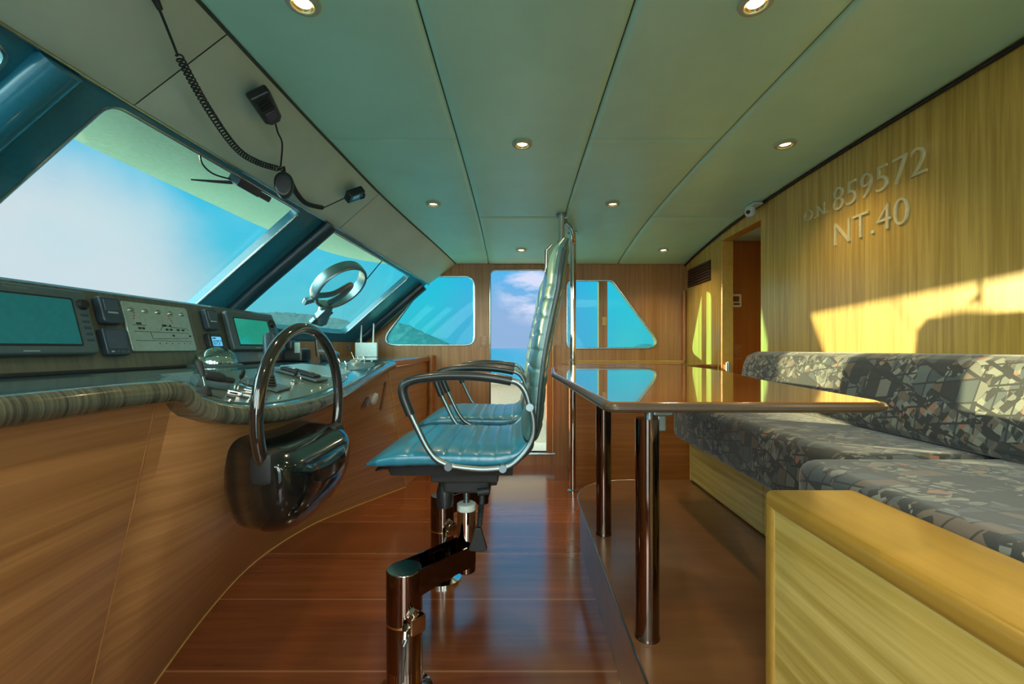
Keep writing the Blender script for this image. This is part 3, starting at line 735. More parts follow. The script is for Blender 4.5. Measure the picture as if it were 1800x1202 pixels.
b = B(Matrix.Translation(o2)); b.rings([[(x, -.055, z), (x+.0, .065, z-.0), (x, .065, z+.012), (x, -.055, z+.012)] for x, z in ((-.015, .058), (.03, .052), (.062, .036))]); link('lid', b, 'satin_chrome', t)
b = B(Matrix.Translation(o2)); b.tube(smoothpath([(-.03, -.03, .03), (-.04, -.028, .10), (-.045, -.02, .165), (-.045, .012, .172), (-.04, .028, .15), (-.02, .045, .06)], 5), .009, n=10, flat=.5); link('loop', b, 'black_plastic', t)
o = (-1.36, 3.86, -.077)
t = thing('wifi_router', 'white router with two upright antennas standing on the far end of the desk', 'router', o)
b = B(Matrix.Translation(o)); b.box((-.098, -.015, 0), (-.002, .015, .128), .006); b.box((.002, -.015, 0), (.098, .015, .128), .006); b.box((-.01, -.012, .004), (.01, .012, .124)); link('body', b, 'white_plastic', t)
for k, x in enumerate((-.055, .055)):
    b = B(Matrix.Translation(o)); b.tube([(x, .018, .07), (x, .018, .13), (x+.004, .018, .30)], [.009, .008, .0055], n=12); link('antenna', b, 'white_plastic', t)

# raked instrument panel
pf = lambda y, u: Vector((-1.34-.07*u/.276, y, -.077+.267*u/.276))     # u measured up the slope
def pframe(y, u, z=0):
    f = frame(pf(y, u), (0, 1, 0), (-.254, 0, .967)); return f @ Matrix.Translation((0, 0, z))
b = B()
ends = [(Y0+.02, 0), (1.0, 0), (2.0, 0), (2.47, .0)]
rows = []
for y, _ in ends:
    rows.append([(-1.34, y+(.07 if y > 2.4 else 0), -.077), (-1.412, y, .188), (-1.425, y, .196), (-1.50, y, .190), (-1.56, y+(.05 if y > 2.4 else 0), -.077)])
b.rings(rows); ip = struct('trim_12', b, 'panel_zebra', angle=25)
b = B(); b.box((-1.345, Y0+.02, -.077), (-1.325, 2.53, -.066), .003); link('panel_gasket', b, 'matte_black', ip)
ORG = Matrix()
def plotter(y0, y1, name, label, scr, sy0, sy1, su0, su1, u0, u1):
    f = pframe((y0+y1)/2, (u0+u1)/2, .0); hw, hh = (y1-y0)/2, (u1-u0)/2
    t = thing(name, label, 'chart plotter', f.to_translation(), None)
    pol = roundpoly([(-hw, -hh), (hw, -hh*1.0), (hw*1.0, hh*.86), (hw*.9, hh), (-hw, hh)], [.012, .02, .02, .02, .02], 4)
    b = B(f); b.prism(pol, 0, .028, .008); link('bezel', b, 'grey_plastic', t)
    c0, c1, d0, d1_ = sy0-(y0+y1)/2, sy1-(y0+y1)/2, su0-(u0+u1)/2, su1-(u0+u1)/2
    b = B(f); b.prism(roundpoly([(c0, d0), (c1, d0), (c1, d1_), (c0, d1_)], .004, 2), .026, .0300, 0); link('screen', b, scr, t, smooth=False)
    b = B(f); b.prism(roundpoly([(c0-.006, d0-.006), (c1+.006, d0-.006), (c1+.006, d1_+.006), (c0-.006, d1_+.006)], .006, 2), .024, .0292, .001); link('screen_frame', b, 'matte_black', t, smooth=False)
    kx = (c1+hw)/2+.004; r = (hw-c1)*.30
    b = B(f); b.lathe([(r, .026), (r, .032), (r*.82, .040), (r*.5, .041)], (kx, d1_-.012, 0), n=20); link('control_knob', b, 'matte_black', t)
    for k in range(5):
        b = B(f); b.box((kx-r*.7, d1_-.05-.020*k, .027), (kx+r*.7, d1_-.042-.020*k, .030), .001); link('button', b, 'slate_plastic', t)
    vs, fs = textmesh('Raymarine', .014, .0006, align='CENTER'); b = B(f @ Matrix.Translation(((c0+c1)/2, hh-.016, .028))); b.add(vs, fs); link('lettering', b, 'badge_grey', t, smooth=False)
    b = B(f); b.box(((c0+c1)/2-.02, -hh+.008, .027), ((c0+c1)/2+.02, -hh+.011, .029)); link('status_bar', b, 'silver_plate', t)
    return t
plotter(1.02, 1.375, 'chart_plotter', 'larger chart plotter with a screen tinted teal like reflected sky at the near end of the instrument panel', 'screen_teal', 1.04, 1.320, .085, .225, .055, .258)
plotter(2.03, 2.42, 'chart_plotter', 'smaller chart plotter with a bright green screen at the far end of the instrument panel', 'screen_green', 2.075, 2.345, .092, .222, .065, .258)
def hood(y, u, label):
    f = pframe(y, u); t = thing('alarm_sounder', label, 'alarm sounder', f.to_translation(), None)
    b = B(f); b.prism(roundpoly([(-.036, -.046), (.036, -.046), (.036, .046), (-.036, .046)], [.018, .018, .006, .006], 5), 0, .028, .006); link('body', b, 'slate_plastic', t)
    b = B(f); b.prism([(-.026, -.004), (.026, .0), (.026, .036), (-.026, .036)], .026, .030, .001); link('louvre', b, 'screen_dark', t)
    b = B(f); b.box((-.018, -.012, .027), (.018, -.006, .0295), .0005); link('badge', b, 'silver_plate', t)
hood(1.452, .205, 'dark slate hooded sounder right of the large chart plotter, above the blank display')
hood(1.932, .205, 'dark slate hooded sounder with a small badge right above the 075° display')
def disp(y, u, label, scr, hw=.043, hh=.046):
    f = pframe(y, u); t = thing('instrument_display', label, 'instrument display', f.to_translation(), None)
    b = B(f); b.prism(roundpoly([(-hw, -hh), (hw, -hh), (hw, hh), (-hw, hh)], .010, 4), 0, .024, .004); link('body', b, 'black_plastic' if scr == 'screen_blue' else 'slate_plastic', t)
    if scr == 'screen_blue': b = B(f); b.prism(roundpoly([(-.029, -.014), (.029, -.014), (.029, .028), (-.029, .028)], .003, 2), .023, .0252); link('screen', b, scr, t, smooth=False)
    else: b = B(f); b.prism(roundpoly([(-.033, -.026), (.033, -.026), (.033, .036), (-.033, .036)], .004, 2), .023, .0252); link('screen', b, scr, t, smooth=False)
    for k in range(4):
        b = B(f); b.box((-.030+.018*k, -.038, .023), (-.020+.018*k, -.033, .0255), .001); link('button', b, 'grey_plastic' if k else 'silver_plate', t)
    if scr == 'screen_blue':
        vs, fs = textmesh('075°', .030, .0006, .95, align='CENTER'); b = B(f @ Matrix.Translation((0, -.009, .0253))); b.add(vs, fs); link('lettering', b, 'ink', t, smooth=False)
        b = B(f); b.box((-.026, .018, .0253), (-.006, .023, .0258)); link('status_bar', b, 'ink', t)
disp(1.446, .098, 'blank dark instrument display right of the large chart plotter', 'screen_dark')
disp(1.925, .098, 'lit blue heading display reading 075° left of the smaller chart plotter', 'screen_blue')
f = pframe(1.662, .158)
t = thing('alarm_display', 'pale metal alarm panel engraved with a boat profile, between the two plotters', 'alarm panel', f.to_translation())
b = B(f); b.prism(roundpoly([(-.150, -.092), (.150, -.092), (.150, .092), (-.150, .092)], .012, 4), 0, .010, .003); link('plate', b, 'silver_plate', t)
for k in range(5):
    b = B(f); b.lathe([(.009, .009), (.009, .014), (.006, .017)], (-.118+.058*k, .062, 0), n=16); link('knob', b, 'chrome', t)
b = B(f); b.tube([(-.125, -.018, .0105), (.125, -.018, .0105)], .0008, n=6); b.tube([(-.13, -.052, .0105), (.135, -.052, .0105)], .0008, n=6); b.tube([(-.125, .006, .0105), (-.07, .006, .0105)], .0008, n=6)
b.tube([(-.01, -.01, .0105), (.0, .004, .0105), (.03, .008, .0105), (.05, .004, .0105), (.12, .002, .0105), (.13, -.006, .0105)], .0008, n=6)
b.tube([(-.06, -.018, .0105), (-.055, -.045, .0105), (.12, -.040, .0105)], .0008, n=6); link('engraved_line', b, 'ink', t)
b = B(f)
for x, z, w_ in [(-.10, .012, .020), (-.10, -.006, .012), (-.085, -.006, .010), (.02, -.006, .012), (.04, -.006, .012), (.075, -.006, .014), (.10, -.006, .014), (.012, .010, .02), (.04, .010, .008), (.045, -.030, .010), (.13, -.030, .008)]:
    b = B(f); b.box((x-w_/2, z-.0035, .010), (x+w_/2, z+.0035, .0112)); link('label_block', b, 'ink', t)
b = B(f)
for k in range(6): b.lathe([(.0022, .0095), (.0022, .0118)], (-.03+.03*k, -.062, 0), n=8)
for k in range(4): b.lathe([(.0022, .0095), (.0022, .0118)], (.055-.004*k, .022+.009*k, 0), n=8)
for k in range(3): b.lathe([(.0022, .0095), (.0022, .0118)], (-.115+.003*k, .030+.010*k, 0), n=8)
link('indicator_lamp', b, 'red_led', t)['kind'] = 'stuff'

# ---- things on the console face
def faceframe(y, t_, z=0):
    o = facept(y, t_); X = facept(y+.05, t_)-facept(y-.05, t_); U = facept(y, t_-.03)-facept(y, t_+.03)
    f = frame(o, X, U)
    if f.to_3x3().col[2].x < 0: f = frame(o, -X, U)
    return f @ Matrix.Translation((0, 0, z))
f = faceframe(2.60, .165)
b = B(f); b.lathe([(0, 0), (.036, 0), (.036, .012), (.030, .018), (0, .020)], n=32, cap=False)
tag(link('round_button', b, 'white_plastic'), 'white round pull button on the console face beyond the wheel', 'button')
f = faceframe(2.455, .165)
t = thing('door_catch', 'small dark brown catch beside the white round button on the console face', 'catch', f.to_translation())
b = B(f); b.box((-.022, -.035, 0), (.022, .035, .010), .003); link('plate', b, 'brown_bakelite', t)
b = B(f); b.box((-.008, -.014, .008), (.014, .014, .026), .003); link('latch', b, 'satin_chrome', t)
f = faceframe(2.77, .175)
b = B(f); b.box((-.014, -.095, 0), (.014, .095, .008), .003); tag(link('slot_strip', b, 'brown_bakelite'), 'narrow brown upright strip right of the white round button', 'strip')

# ---- wheel and its housing
WC = Vector((-.668, 1.350, -.186)); WR = .249
t = thing('steering_wheel', 'dark glossy ship steering wheel rising out of the black housing', 'steering wheel', (WC.x, WC.y, WC.z))
b = B(); b.tube([WC+Vector((0, WR*math.sin(a), WR*math.cos(a))) for a in [2*PI*i/96 for i in range(96)]], .0165, n=20, closed=True); link('rim', b, 'gloss_wheel', t)
for k in range(3):
    a = PI+(k-1)*.9
    b = B(); b.cyl(WC+Vector((0, 0, 0))+Vector((0, .2*math.sin(a), .2*math.cos(a))), WC+Vector((0, (WR-.005)*math.sin(a), (WR-.005)*math.cos(a))), .010); link('spoke', b, 'chrome', t)
HT = [(-1.02, 1.64, .13, -.26, -.56), (-.85, 1.405, .165, -.232, -.55), (-.78, 1.385, .195, -.236, -.552), (-.72, 1.370, .222, -.246, -.548), (-.66, 1.360, .234, -.262, -.528), (-.62, 1.350, .218, -.285, -.492), (-.595, 1.345, .178, -.312, -.446), (-.583, 1.34, .11, -.345, -.395)]
HT = sm(HT, 4)
def hring(x, yc, w_, zt, zb, n=40):
    out = []; h = zt-zb
    for k in range(n):
        a = 2*PI*k/n; c, s_ = math.cos(a), math.sin(a)
        e = .55 if s_ > 0 else .85
        yy = yc+w_*math.copysign(abs(c)**(.45 if s_ > 0 else .66), c)
        zm = zt-h*.22
        zz = zm+(zt-zm)*math.copysign(abs(s_)**.7, s_) if s_ > 0 else zm-(zm-zb)*abs(s_)**.8
        # dished top
        if s_ > 0: zz -= .020*(1-min(1, abs(yy-yc)/w_)**2)*(1 if x > -.8 else .3)
        out.append((x, yy, zz))
    return out
t = thing('wheel_housing', 'glossy black rounded housing on the console face swallowing the lower wheel', 'wheel housing', (-.72, 1.37, -.52))
b = B(); b.rings([hring(*h) for h in HT]); link('shell', b, 'gloss_black', t, angle=50)
for ysl in (1.152, 1.55):
    b = B(); b.box((-.70, ysl-.04, -.36), (-.636, ysl+.04, -.27), .02); 
    link('rim_slot', b, 'matte_black', t)

# ================================================================== HELM CHAIRS
def make_chair():
    rt = thing('helm_chair', 'nearer black leather helm chair, high ribbed back, in front of the wheel', 'helm chair', (-.28, 1.5, -1.12), 'helm chairs')
    # floor post
    px, py = -.37, 1.40
    b = B(); b.lathe([(.090, 0), (.090, .012), (.058, .020), (.057, .03), (.057, .10)], (px, py, -1.12), n=40); link('base_flange', b, 'chrome', rt)
    b = B(); b.lathe([(.057, .02), (.057, .245)], (px, py, -1.12), n=48); b.lathe([(.0575, .248), (.0575, .404), (.054, .409)], (px, py, -1.12), n=48); link('post', b, 'post_metal', rt)
    b = B(); b.lathe([(.0585, .243), (.0585, .249)], (px, py, -1.12), n=48); link('post_collar', b, 'gold', rt)
    # lever clamp
    f = Matrix.Translation((px+.045, py-.045, -.86)) @ Matrix.Rotation(-PI/4, 4, 'Z')
    cl = None
    b = B(f); b.box((-.012, -.028, -.028), (.022, .028, .028), .008); b.cyl((.0, 0, .028), (.012, -.018, .052), .013, .008); b.tube([(-.005, -.03, .0), (.018, -.046, -.005), (.024, -.05, -.018)], .010); cl = link('clamp', b, 'chrome', rt)
    b = B(f); b.tube([(.022, -.038, -.01), (.030, -.056, -.030), (.026, -.060, -.14)], [.006, .0065, .0055], n=10); link('clamp_lever', b, 'satin_chrome', cl)
    # swing arm: open channel
    cx, cy = -.194, 1.60
    A = Vector((px, py, 0)); D = (Vector((cx, cy, 0))-A); ln = D.length; fa = frame(A+Vector((0, 0, -.711)), D, (-D.y, D.x, 0))
    b = B(fa)
    for s_ in (-1, 1):
        b.rings([[(x, s_*.050, zt), (x, s_*.044, zt), (x, s_*.044, zb), (x, s_*.050, zb)] for x, zt, zb in ((.02, 0, -.085), (ln*.5, 0, -.075), (ln, 0, -.065))])
    b.box((.03, -.045, -.078), (ln, .045, -.070)); link('swing_arm', b, 'post_metal', rt)
    b = B(); b.lathe([(.031, 0), (.034, .004), (.034, .112)], (cx, cy, -.823), n=36); link('arm_socket', b, 'post_metal', rt)
    b = B(); b.lathe([(.0345, 0), (.0345, .125), (.030, .128)], (cx, cy, -.722), n=36); link('gas_cylinder', b, 'chrome', rt)
    b = B(); b.lathe([(.0345, 0), (.0345, .022), (.028, .026)], (cx, cy, -.596), n=36); link('washer', b, 'white_plastic', rt)
    b = B(); b.cyl((cx, cy, -.60), (cx, cy, -.49), .0115, n=20); link('piston', b, 'satin_chrome', rt)
    b = B(); b.prism(roundpoly([(-.27, 1.50), (-.10, 1.50), (-.10, 1.70), (-.27, 1.70)], .02, 3), -.505, -.455, .008); b.box((-.30, 1.47, -.458), (-.07, 1.74, -.415), .006); link('tilt_mechanism', b, 'matte_black', rt)
    b = B(); b.lathe([(.012, .0), (.026, .006), (.029, .02), (.029, .06), (.022, .085), (.02, .10)], (-.262, 1.53, -.565), n=22); link('tension_knob', b, 'black_plastic', rt)
    hl = None
    b = B(); b.tube([(-.125, 1.48, -.49), (-.128, 1.47, -.56), (-.132, 1.465, -.60)], [.010, .008, .007], n=12); b.tube([(-.14, 1.47, -.49), (-.10, 1.47, -.485)], .012); hl = link('height_lever', b, 'matte_black', rt)
    b = B()
    for k in range(9): b.lathe([(.0075, 0), (.0105, .003), (.0075, .006)], (-.129-.0006*k, 1.467, -.535-.0085*k), n=12)
    link('lever_spring', b, 'black_plastic', hl)
    f = frame((-.138, 1.463, -.655), (1, 0, 0), (0, 0, 1))
    b = B(f); b.prism(roundpoly([(-.034, -.030), (.034, -.030), (.010, .050), (-.010, .050)], [.012, .012, .006, .006], 4), -.009, .009, .004); link('lever_paddle', b, 'matte_black', hl)
    # seat and back : lofted, ribbed cushions following one profile
    yc = 1.61
    def loft(path, widths, thick, ribs, nm, mat, edge=.8):
        P = [Vector((p[0], 0, p[1])) for p in path]; k = len(P); cum = [0]
        for i in range(1, k): cum.append(cum[-1]+(P[i]-P[i-1]).length)
        tot = cum[-1]; rings = []; ns = 150
        for i in range(ns+1):
            s_ = tot*i/ns; j = max(q for q in range(k) if cum[q] <= s_+1e-9); j = min(j, k-2)
            t_ = (s_-cum[j])/(cum[j+1]-cum[j]); p = P[j].lerp(P[j+1], t_)
            tg = (P[min(j+2, k-1)]-P[max(j-1, 0)]).normalized(); nr = Vector((-tg.z, 0, tg.x))    # towards the sitter
            if nr.z < 0 and abs(tg.z) < .7: nr = -nr
            w_ = interp(widths, s_/tot)[0]; th = interp(thick, s_/tot)[0]
            # rib puff
            fr = None
            for a, c in zip(ribs, ribs[1:]):
                if a <= s_/tot <= c: fr = (s_/tot-a)/(c-a)
            puff = 0 if fr is None else (.0045 if nm == 'seat' else .006)*(1-abs(2*fr-1)**6)-.0025
            ring = []; m = 44
            for q in range(m):
                a = 2*PI*q/m; c, sn = math.cos(a), math.sin(a)
                yy = w_/2*math.copysign(abs(c)**.42, c); zz = th/2*math.copysign(abs(sn)**.62, sn)
                pf_ = puff*(1-abs(c)**6)*(1 if sn > .02 else -.6)
                bow = 0
                ring.append(Vector((p.x, yc+yy*(1+puff*.5), p.z))+nr*(zz+pf_+bow))
            rings.append(ring)
        b = B(); b.rings(rings); return link(nm, b, mat, rt, angle=70)
    seatp = sm([(-.492, -.374), (-.475, -.371), (-.44, -.362), (-.38, -.352), (-.28, -.349), (-.16, -.352), (-.06, -.352), (.0, -.338), (.033, -.305)], 5)
    seatp = [(p[0], p[1]) for p in seatp]
    loft(seatp, [(0, .44), (.08, .50), (.2, .525), (.8, .515), (1, .49)], [(0, .012), (.10, .042), (.22, .062), (.8, .060), (1, .052)], [0, .27, .38, .48, .575, .67, .765, .87, 1.0], 'seat', 'leather')
    backp = [(.036, -.292), (.050, -.25), (.056, -.19), (.062, -.12), (.072, -.04), (.086, .04), (.103, .12), (.119, .19), (.127, .25), (.137, .31), (.152, .352), (.158, .366)]
    # path in (x,z)
    loft(backp, [(0, .49), (.12, .50), (.5, .50), (.8, .48), (.93, .44), (1, .36)], [(0, .056), (.1, .058), (.7, .060), (.86, .066), (.95, .056), (1, .024)], [0, .085, .17, .255, .34, .425, .51, .595, .68, .75], 'backrest', 'leather_back')
    loft([(p[0]+.006, p[1]) for p in backp], [(0, .498), (.12, .510), (.5, .510), (.8, .492), (.93, .452), (1, .35)], [(0, .030), (.7, .034), (.9, .034), (1, .012)], [2, 3], 'side_gusset', 'leather_dark')
    b = B(); sp = [(p[0]+.0, p[1]) for p in seatp if -.47 < p[0] < -.02]
    b.rings([[(x, yc-.20, z-.026), (x, yc+.20, z-.026), (x, yc+.19, min(z-.055, -.418)+ (0.02 if x < -.42 else 0)), (x, yc-.19, min(z-.055, -.418)+(0.02 if x < -.42 else 0))] for x, z in sp]); link('seat_pan', b, 'matte_black', rt, angle=40)
    # arm frames
    for side in (-1, 1):
        y = yc+side*.27
        K_ = lambda x, z: ((x-912)*1.34/760, y, (612-z)*1.34/760)
        pts = [(709, 694), (720, 723), (733, 751), (745, 776), (755, 793), (768, 808), (789, 818), (812, 822), (848, 825), (884, 822), (900, 816), (914, 804), (926, 790), (934, 775), (938, 757), (937, 735), (931, 712), (925, 692), (917, 679), (906, 671), (894, 669), (866, 666), (836, 663), (800, 662), (772, 662), (745, 664), (726, 668), (714, 674), (708, 683)]
        b = B(); b.tube(smoothpath([K_(*p) for p in pts], 4, True), .0095, n=12, closed=True); af = link('arm_frame', b, 'satin_chrome', rt)
        pad = [(722, 729), (716, 714), (710, 698), (708, 684), (713, 674), (726, 668), (745, 664), (772, 661), (800, 660), (836, 661), (866, 664), (890, 668), (899, 670)]
        pp = smoothpath([K_(*p) for p in pad], 4)
        b = B(); b.tube(pp, [.0148]*len(pp), n=14, up=(0, 1, 0), flat=1.25); link('arm_pad', b, 'black_plastic', af)
        for p in ((789, 819), (884, 822), (931, 715)):
            c = K_(*p); b = B(); b.cyl((c[0], y-side*.0-.016, c[2]), (c[0], y+.016, c[2]), .012, n=16); link('bolt', b, 'satin_chrome', af)
    # front strut lower ends tie into the pan
    b = B(); b.box((-.21, yc-.275, -.375), (-.19, yc+.275, -.365)); b.box((-.06, yc-.275, -.375), (-.04, yc+.275, -.365)); link('cross_bar', b, 'matte_black', rt)
    return rt
def copy_tree(o, parent=None, off=None):
    c = o.copy(); C.objects.link(c)
    if parent is not None: c.parent = parent
    else: c.location = Vector(o.location)+Vector(off)
    for ch in list(o.children): copy_tree(ch, c)
    return c
ch = make_chair()
c2 = copy_tree(ch, None, (0, .70, 0)); c2['label'] = 'farther black leather helm chair, mostly hidden behind the nearer one'

# ================================================================== DINETTE
plat = roundpoly([(.335, Y0), (XR-.006, Y0), (XR-.006, 2.80), (.345, 2.80)], [0, 0, 0, .42], 14)
t = thing('raised_platform', 'raised dark wood platform with curved corner under the table', 'platform', (1.0, 1.2, -1.12))
b = B(); b.prism(plat, -1.12, -.858, 0); link('riser', b, 'platform_wood', t, angle=30)
b = B(); b.prism(roundpoly([(.325, Y0), (XR-.006, Y0), (XR-.006, 2.81), (.335, 2.81)], [0, 0, 0, .43], 14), -.866, -.854, .004); link('top_board', b, 'platform_wood', t, angle=30)
edge = [p for p in roundpoly([(.323, Y0), (XR-.01, Y0), (XR-.01, 2.812), (.333, 2.812)], [0, 0, 0, .43], 14)][3:]+[(.323, Y0)]
b = B(); b.tube([(p[0], p[1], -.857) for p in edge], .0035, n=8); link('edge_strip', b, 'satin_chrome', t)
# table
tp = roundpoly([(.166, .800), (.690, .795), (.775, 1.36), (.93, 2.0), (.95, 2.60), (.20, 2.60), (.140, 1.767)], [.02, .06, .5, .4, .12, .30, 1.5], 10)
t = thing('dining_table', 'glossy dark wood dinette table on two chrome posts reflecting the windows', 'table', (.5, 1.7, -.854))
b = B(); b.prism(tp, -.120, -.100, .008); link('table_top', b, 'table_wood', t, angle=50)
b = B(); b.tube([(p[0], p[1], -.110) for p in tp], .0088, n=10, closed=True); link('table_edge', b, 'edge_wood', t)
for x, y, top, fl in ((.380, 1.28, -.208, 1), (.390, 1.99, -.120, 0)):
    b = B(); b.lathe([(.0365, 0), (.0365, .006), (.0345, .010), (.0345, top+.854)], (x, y, -.853), n=40); lg = link('leg', b, 'post_metal', t)
    if fl:
        b = B(); b.cyl((x+.008, y+.005, -.22), (x+.008, y+.005, -.120), .014); b.box((x+.015, y-.012, -.20), (x+.075, y+.016, -.120), .006); b.box((x+.03, y-.006, -.245), (x+.055, y+.010, -.19), .004); link('slide_lock', b, 'satin_chrome', lg)
# bench
t = thing('corner_bench', 'light oak corner bench base with plinth drawers under the patterned cushions', 'bench', (1.35, 1.2, -.854))
b = B(); b.box((1.125, Y0+.01, -.852), (XR-.005, 2.80, -.572), .004); b.box((.81, Y0+.01, -.852), (1.13, 1.22, -.572), .004); link('carcass', b, 'oak_trim', t)
for ya, yb in ((1.965, 2.785), (1.24, 1.955)):
    b = B(); b.box((1.108, ya, -.845), (1.124, yb, -.585), .002); link('drawer_front', b, 'oak_box', t)
b = B(); b.box((1.105, 2.785, -.852), (1.126, 2.803, -.575), .003); link('corner_strip', b, 'oak_trim', t)
def cushion(poly, z0, z1, bev, nm, label, seed):
    b = B(); bm = bmesh.new()
    b.prism(poly, z0, z1, bev, 5); o = link(nm, b, 'shard_fabric', angle=80); return tag(o, label, 'cushion', 'patterned bench cushions')
cushion(roundpoly([(.985, 1.30), (1.50, 1.30), (1.55, 2.82), (.985, 2.82)], [.07, .06, .07, .10], 6), -.570, -.325, .045, 'seat_cushion', 'long patterned seat cushion between the table and the bulkhead', 1)
cushion(roundpoly([(.805, Y0+.02), (1.50, Y0+.02), (1.50, 1.292), (.805, 1.292)], [.06, .06, .06, .08], 6), -.570, -.322, .045, 'seat_cushion', 'patterned seat cushion beside the light oak end panel, nearest the camera', 2)
b = B()
rows = []
for y, k in ((2.72, .55), (2.715, .8), (2.69, .95), (2.64, 1), (2.0, 1), (1.0, 1), (.2, 1), (Y0+.02, 1)):
    xf, zb, zt = 1.372, -.322, -.020
    prof = [(XR-.012, zb), (1.40, zb), (xf, zb+.03), (xf+.0, zb+.12), (xf+.02, zt-.07), (xf+.045, zt-.02), (xf+.09, zt), (XR-.03, zt), (XR-.012, zt-.03)]
    cx_, cz_ = 1.52, (zb+zt)/2
    pr = []
    n_ = len(prof)
    for q in range(n_):
        a, c = Vector(prof[q]), Vector(prof[(q+1) % n_])
        for u in (0, .33, .66): pr.append(a.lerp(c, u))
    rows.append([(lerp(cx_, p[0], k), y, lerp(cz_, p[1], k)) for p in pr])
b.rings(rows); o = link('back_cushion', b, 'shard_fabric', angle=80); tag(o, 'long patterned back cushion against the oak bulkhead', 'cushion', 'patterned bench cushions')
# foreground end panel
t = thing('bench_end_panel', 'light oak end panel with rounded cap in the right foreground', 'end panel', (.683, .33, -.854))
b = B(); b.box((.584, Y0+.01, -.853), (.782, 1.010, -.352), .012); link('side_panel', b, 'oak_box', t)
b = B(); b.box((.576, Y0+.01, -.372), (.790, 1.020, -.330), .016, 4); link('cap_rail', b, 'oak_cap', t)
b = B(); b.box((.577, .985, -.853), (.600, 1.018, -.35), .010, 3); link('corner_post', b, 'oak_cap', t)

# low cabinet at the far side
t = thing('low_cabinet', 'low reddish-brown cabinet under the aft side window', 'cabinet', (1.0, 3.8, -1.12))
b = B(); b.box((.465, 3.50, -1.12), (XR-.005, 4.13, -.155), .004); link('carcass', b, 'cabinet_wood', t, smooth=False)
b = B(); b.box((.455, 3.485, -.155), (XR-.005, 4.14, -.130), .006); link('counter_top', b, 'table_wood', t)
b = B(); b.box((.46, 4.10, -.130), (XR-.03, 4.14, -.118), .004); link('back_strip', b, 'oak_trim', t)
t = thing('stair_gate', 'low horizontal board closing the stair opening, hinge at its end', 'gate', (1.62, 3.44, -1.12))
b = B(); b.box((XR+.006, 3.36, -.185), (XR+.05, 3.40, -.128), .004); b.box((XR+.0, 3.42, -.19), (XR+.07, 3.455, -.128), .004); link('rail', b, 'red_wall', t)
b = B(); b.box((1.605, 3.34, -.20), (1.645, 3.36, -.11), .004); b.cyl((1.622, 3.345, -.205), (1.622, 3.345, -.105), .009); link('hinge', b, 'silver_plate', t)
b = B(); b.box((XR+.085, 3.05, -1.118), (2.59, 3.10, -.16), .005); tag(link('stair_guard', b, 'red_wall'), 'dark red-brown guard board across the stair lobby behind the bench back', 'guard board')

# grab pole and overhead handle
t = thing('grab_pole', 'floor-to-ceiling chrome pole behind the nearer chair back', 'pole', (.425, 3.40, -1.12))
b = B(); b.lathe([(.040, 0), (.040, .008), (.0245, .014), (.0245, hc(3.4)+1.12-.012), (.040, hc(3.4)+1.12-.008), (.040, hc(3.4)+1.118)], (.425, 3.40, -1.12), n=28); link('pole', b, 'chrome', t)
b = B(); b.tube(smoothpath([(.425, 3.40, .80), (.42, 3.36, .86), (.385, 3.22, .90), (.33, 3.08, .905)], 6), .018, n=14); link('branch_tube', b, 'chrome', t)
t = thing('overhead_handle', 'short chrome hanging handle rising above the nearer chair headrest', 'handle', (.292, 3.0, hc(3.0)))
b = B(); b.tube(smoothpath([(.30, 3.04, hc(3.04)-.004), (.30, 3.04, .60), (.29, 3.0, .50), (.24, 2.96, .46)], 6), .022, n=18); link('tube', b, 'chrome', t)
b = B(); b.lathe([(.036, -.008), (.036, .004)], (.30, 3.04, hc(3.04)-.004), n=24); link('flange', b, 'satin_chrome', t)
t = thing('chair_hook', 'small chrome hook bracket left of the nearer chair headrest', 'bracket', (.14, 2.30, .50))
b = B(); b.tube([(.145, 2.30, .40), (.145, 2.30, .52), (.175, 2.30, .55)], .008); b.tube([(.145, 2.30, .44), (.19, 2.31, .40)], .007); link('arm', b, 'chrome', t)

# ================================================================== BULKHEAD DETAILS
def wallletters(body, yleft, zbase, size, nm, parent, space=1.0):
    f = frame((XR-.001, yleft, zbase), (0, -1, 0), (0, 0, 1))
    vs, fs = textmesh(body, size, .006, space, .0016, offset=-size*.018)
    b = B(f); b.add(vs, fs); return link(nm, b, 'acrylic', parent, smooth=False)
t = thing('registration_number', 'raised clear registration number O.N. 859572 on the oak bulkhead', 'lettering', (XR, 2.0, .69))
wallletters('O.N.', 2.42, .700, .092, 'prefix_letters', t, 1.05)
wallletters('859572', 2.20, .690, .168, 'number_digits', t, 1.03)
t = thing('tonnage_number', 'raised clear lettering NT.40 below the registration number', 'lettering', (XR, 2.0, .52))
wallletters('NT.40', 2.20, .515, .168, 'letters', t, 1.0)
t = thing('air_vent', 'dark slatted air vent high on the bulkhead left of the stair opening', 'vent', (XR, 3.84, .56))
b = B(); b.box((XR-.004, 3.60, .568), (XR-.001, 4.08, .738)); link('recess', b, 'matte_black', t)
for k in range(7):
    b = B(); b.box((XR-.016, 3.60, .574+.024*k), (XR-.004, 4.08, .582+.024*k), .002); link('slat', b, 'brown_bakelite', t)
f = frame((1.712, 3.46, .38), (1, 0, 0), (0, 0, 1))
t = thing('wall_thermostat', 'cream thermostat with a dark display on the red stair wall', 'thermostat', (1.712, 3.46, .32))
b = B(f); b.prism(roundpoly([(-.062, -.052), (.062, -.052), (.062, .052), (-.062, .052)], .008, 3), 0, .018, .003); link('body', b, 'cream_case', t)
b = B(f); b.box((-.038, -.010, .017), (.042, .034, .0195)); link('display', b, 'brown_bakelite', t)
for x in (-.026, .024):
    b = B(f); b.box((x-.014 if x < 0 else x-.026, -.036, .017), (x+.010 if x < 0 else x+.022, -.020, .0205), .001); link('button', b, 'brown_bakelite', t)
f = frame((1.722, 3.46, -.03), (1, 0, 0), (0, 0, 1))
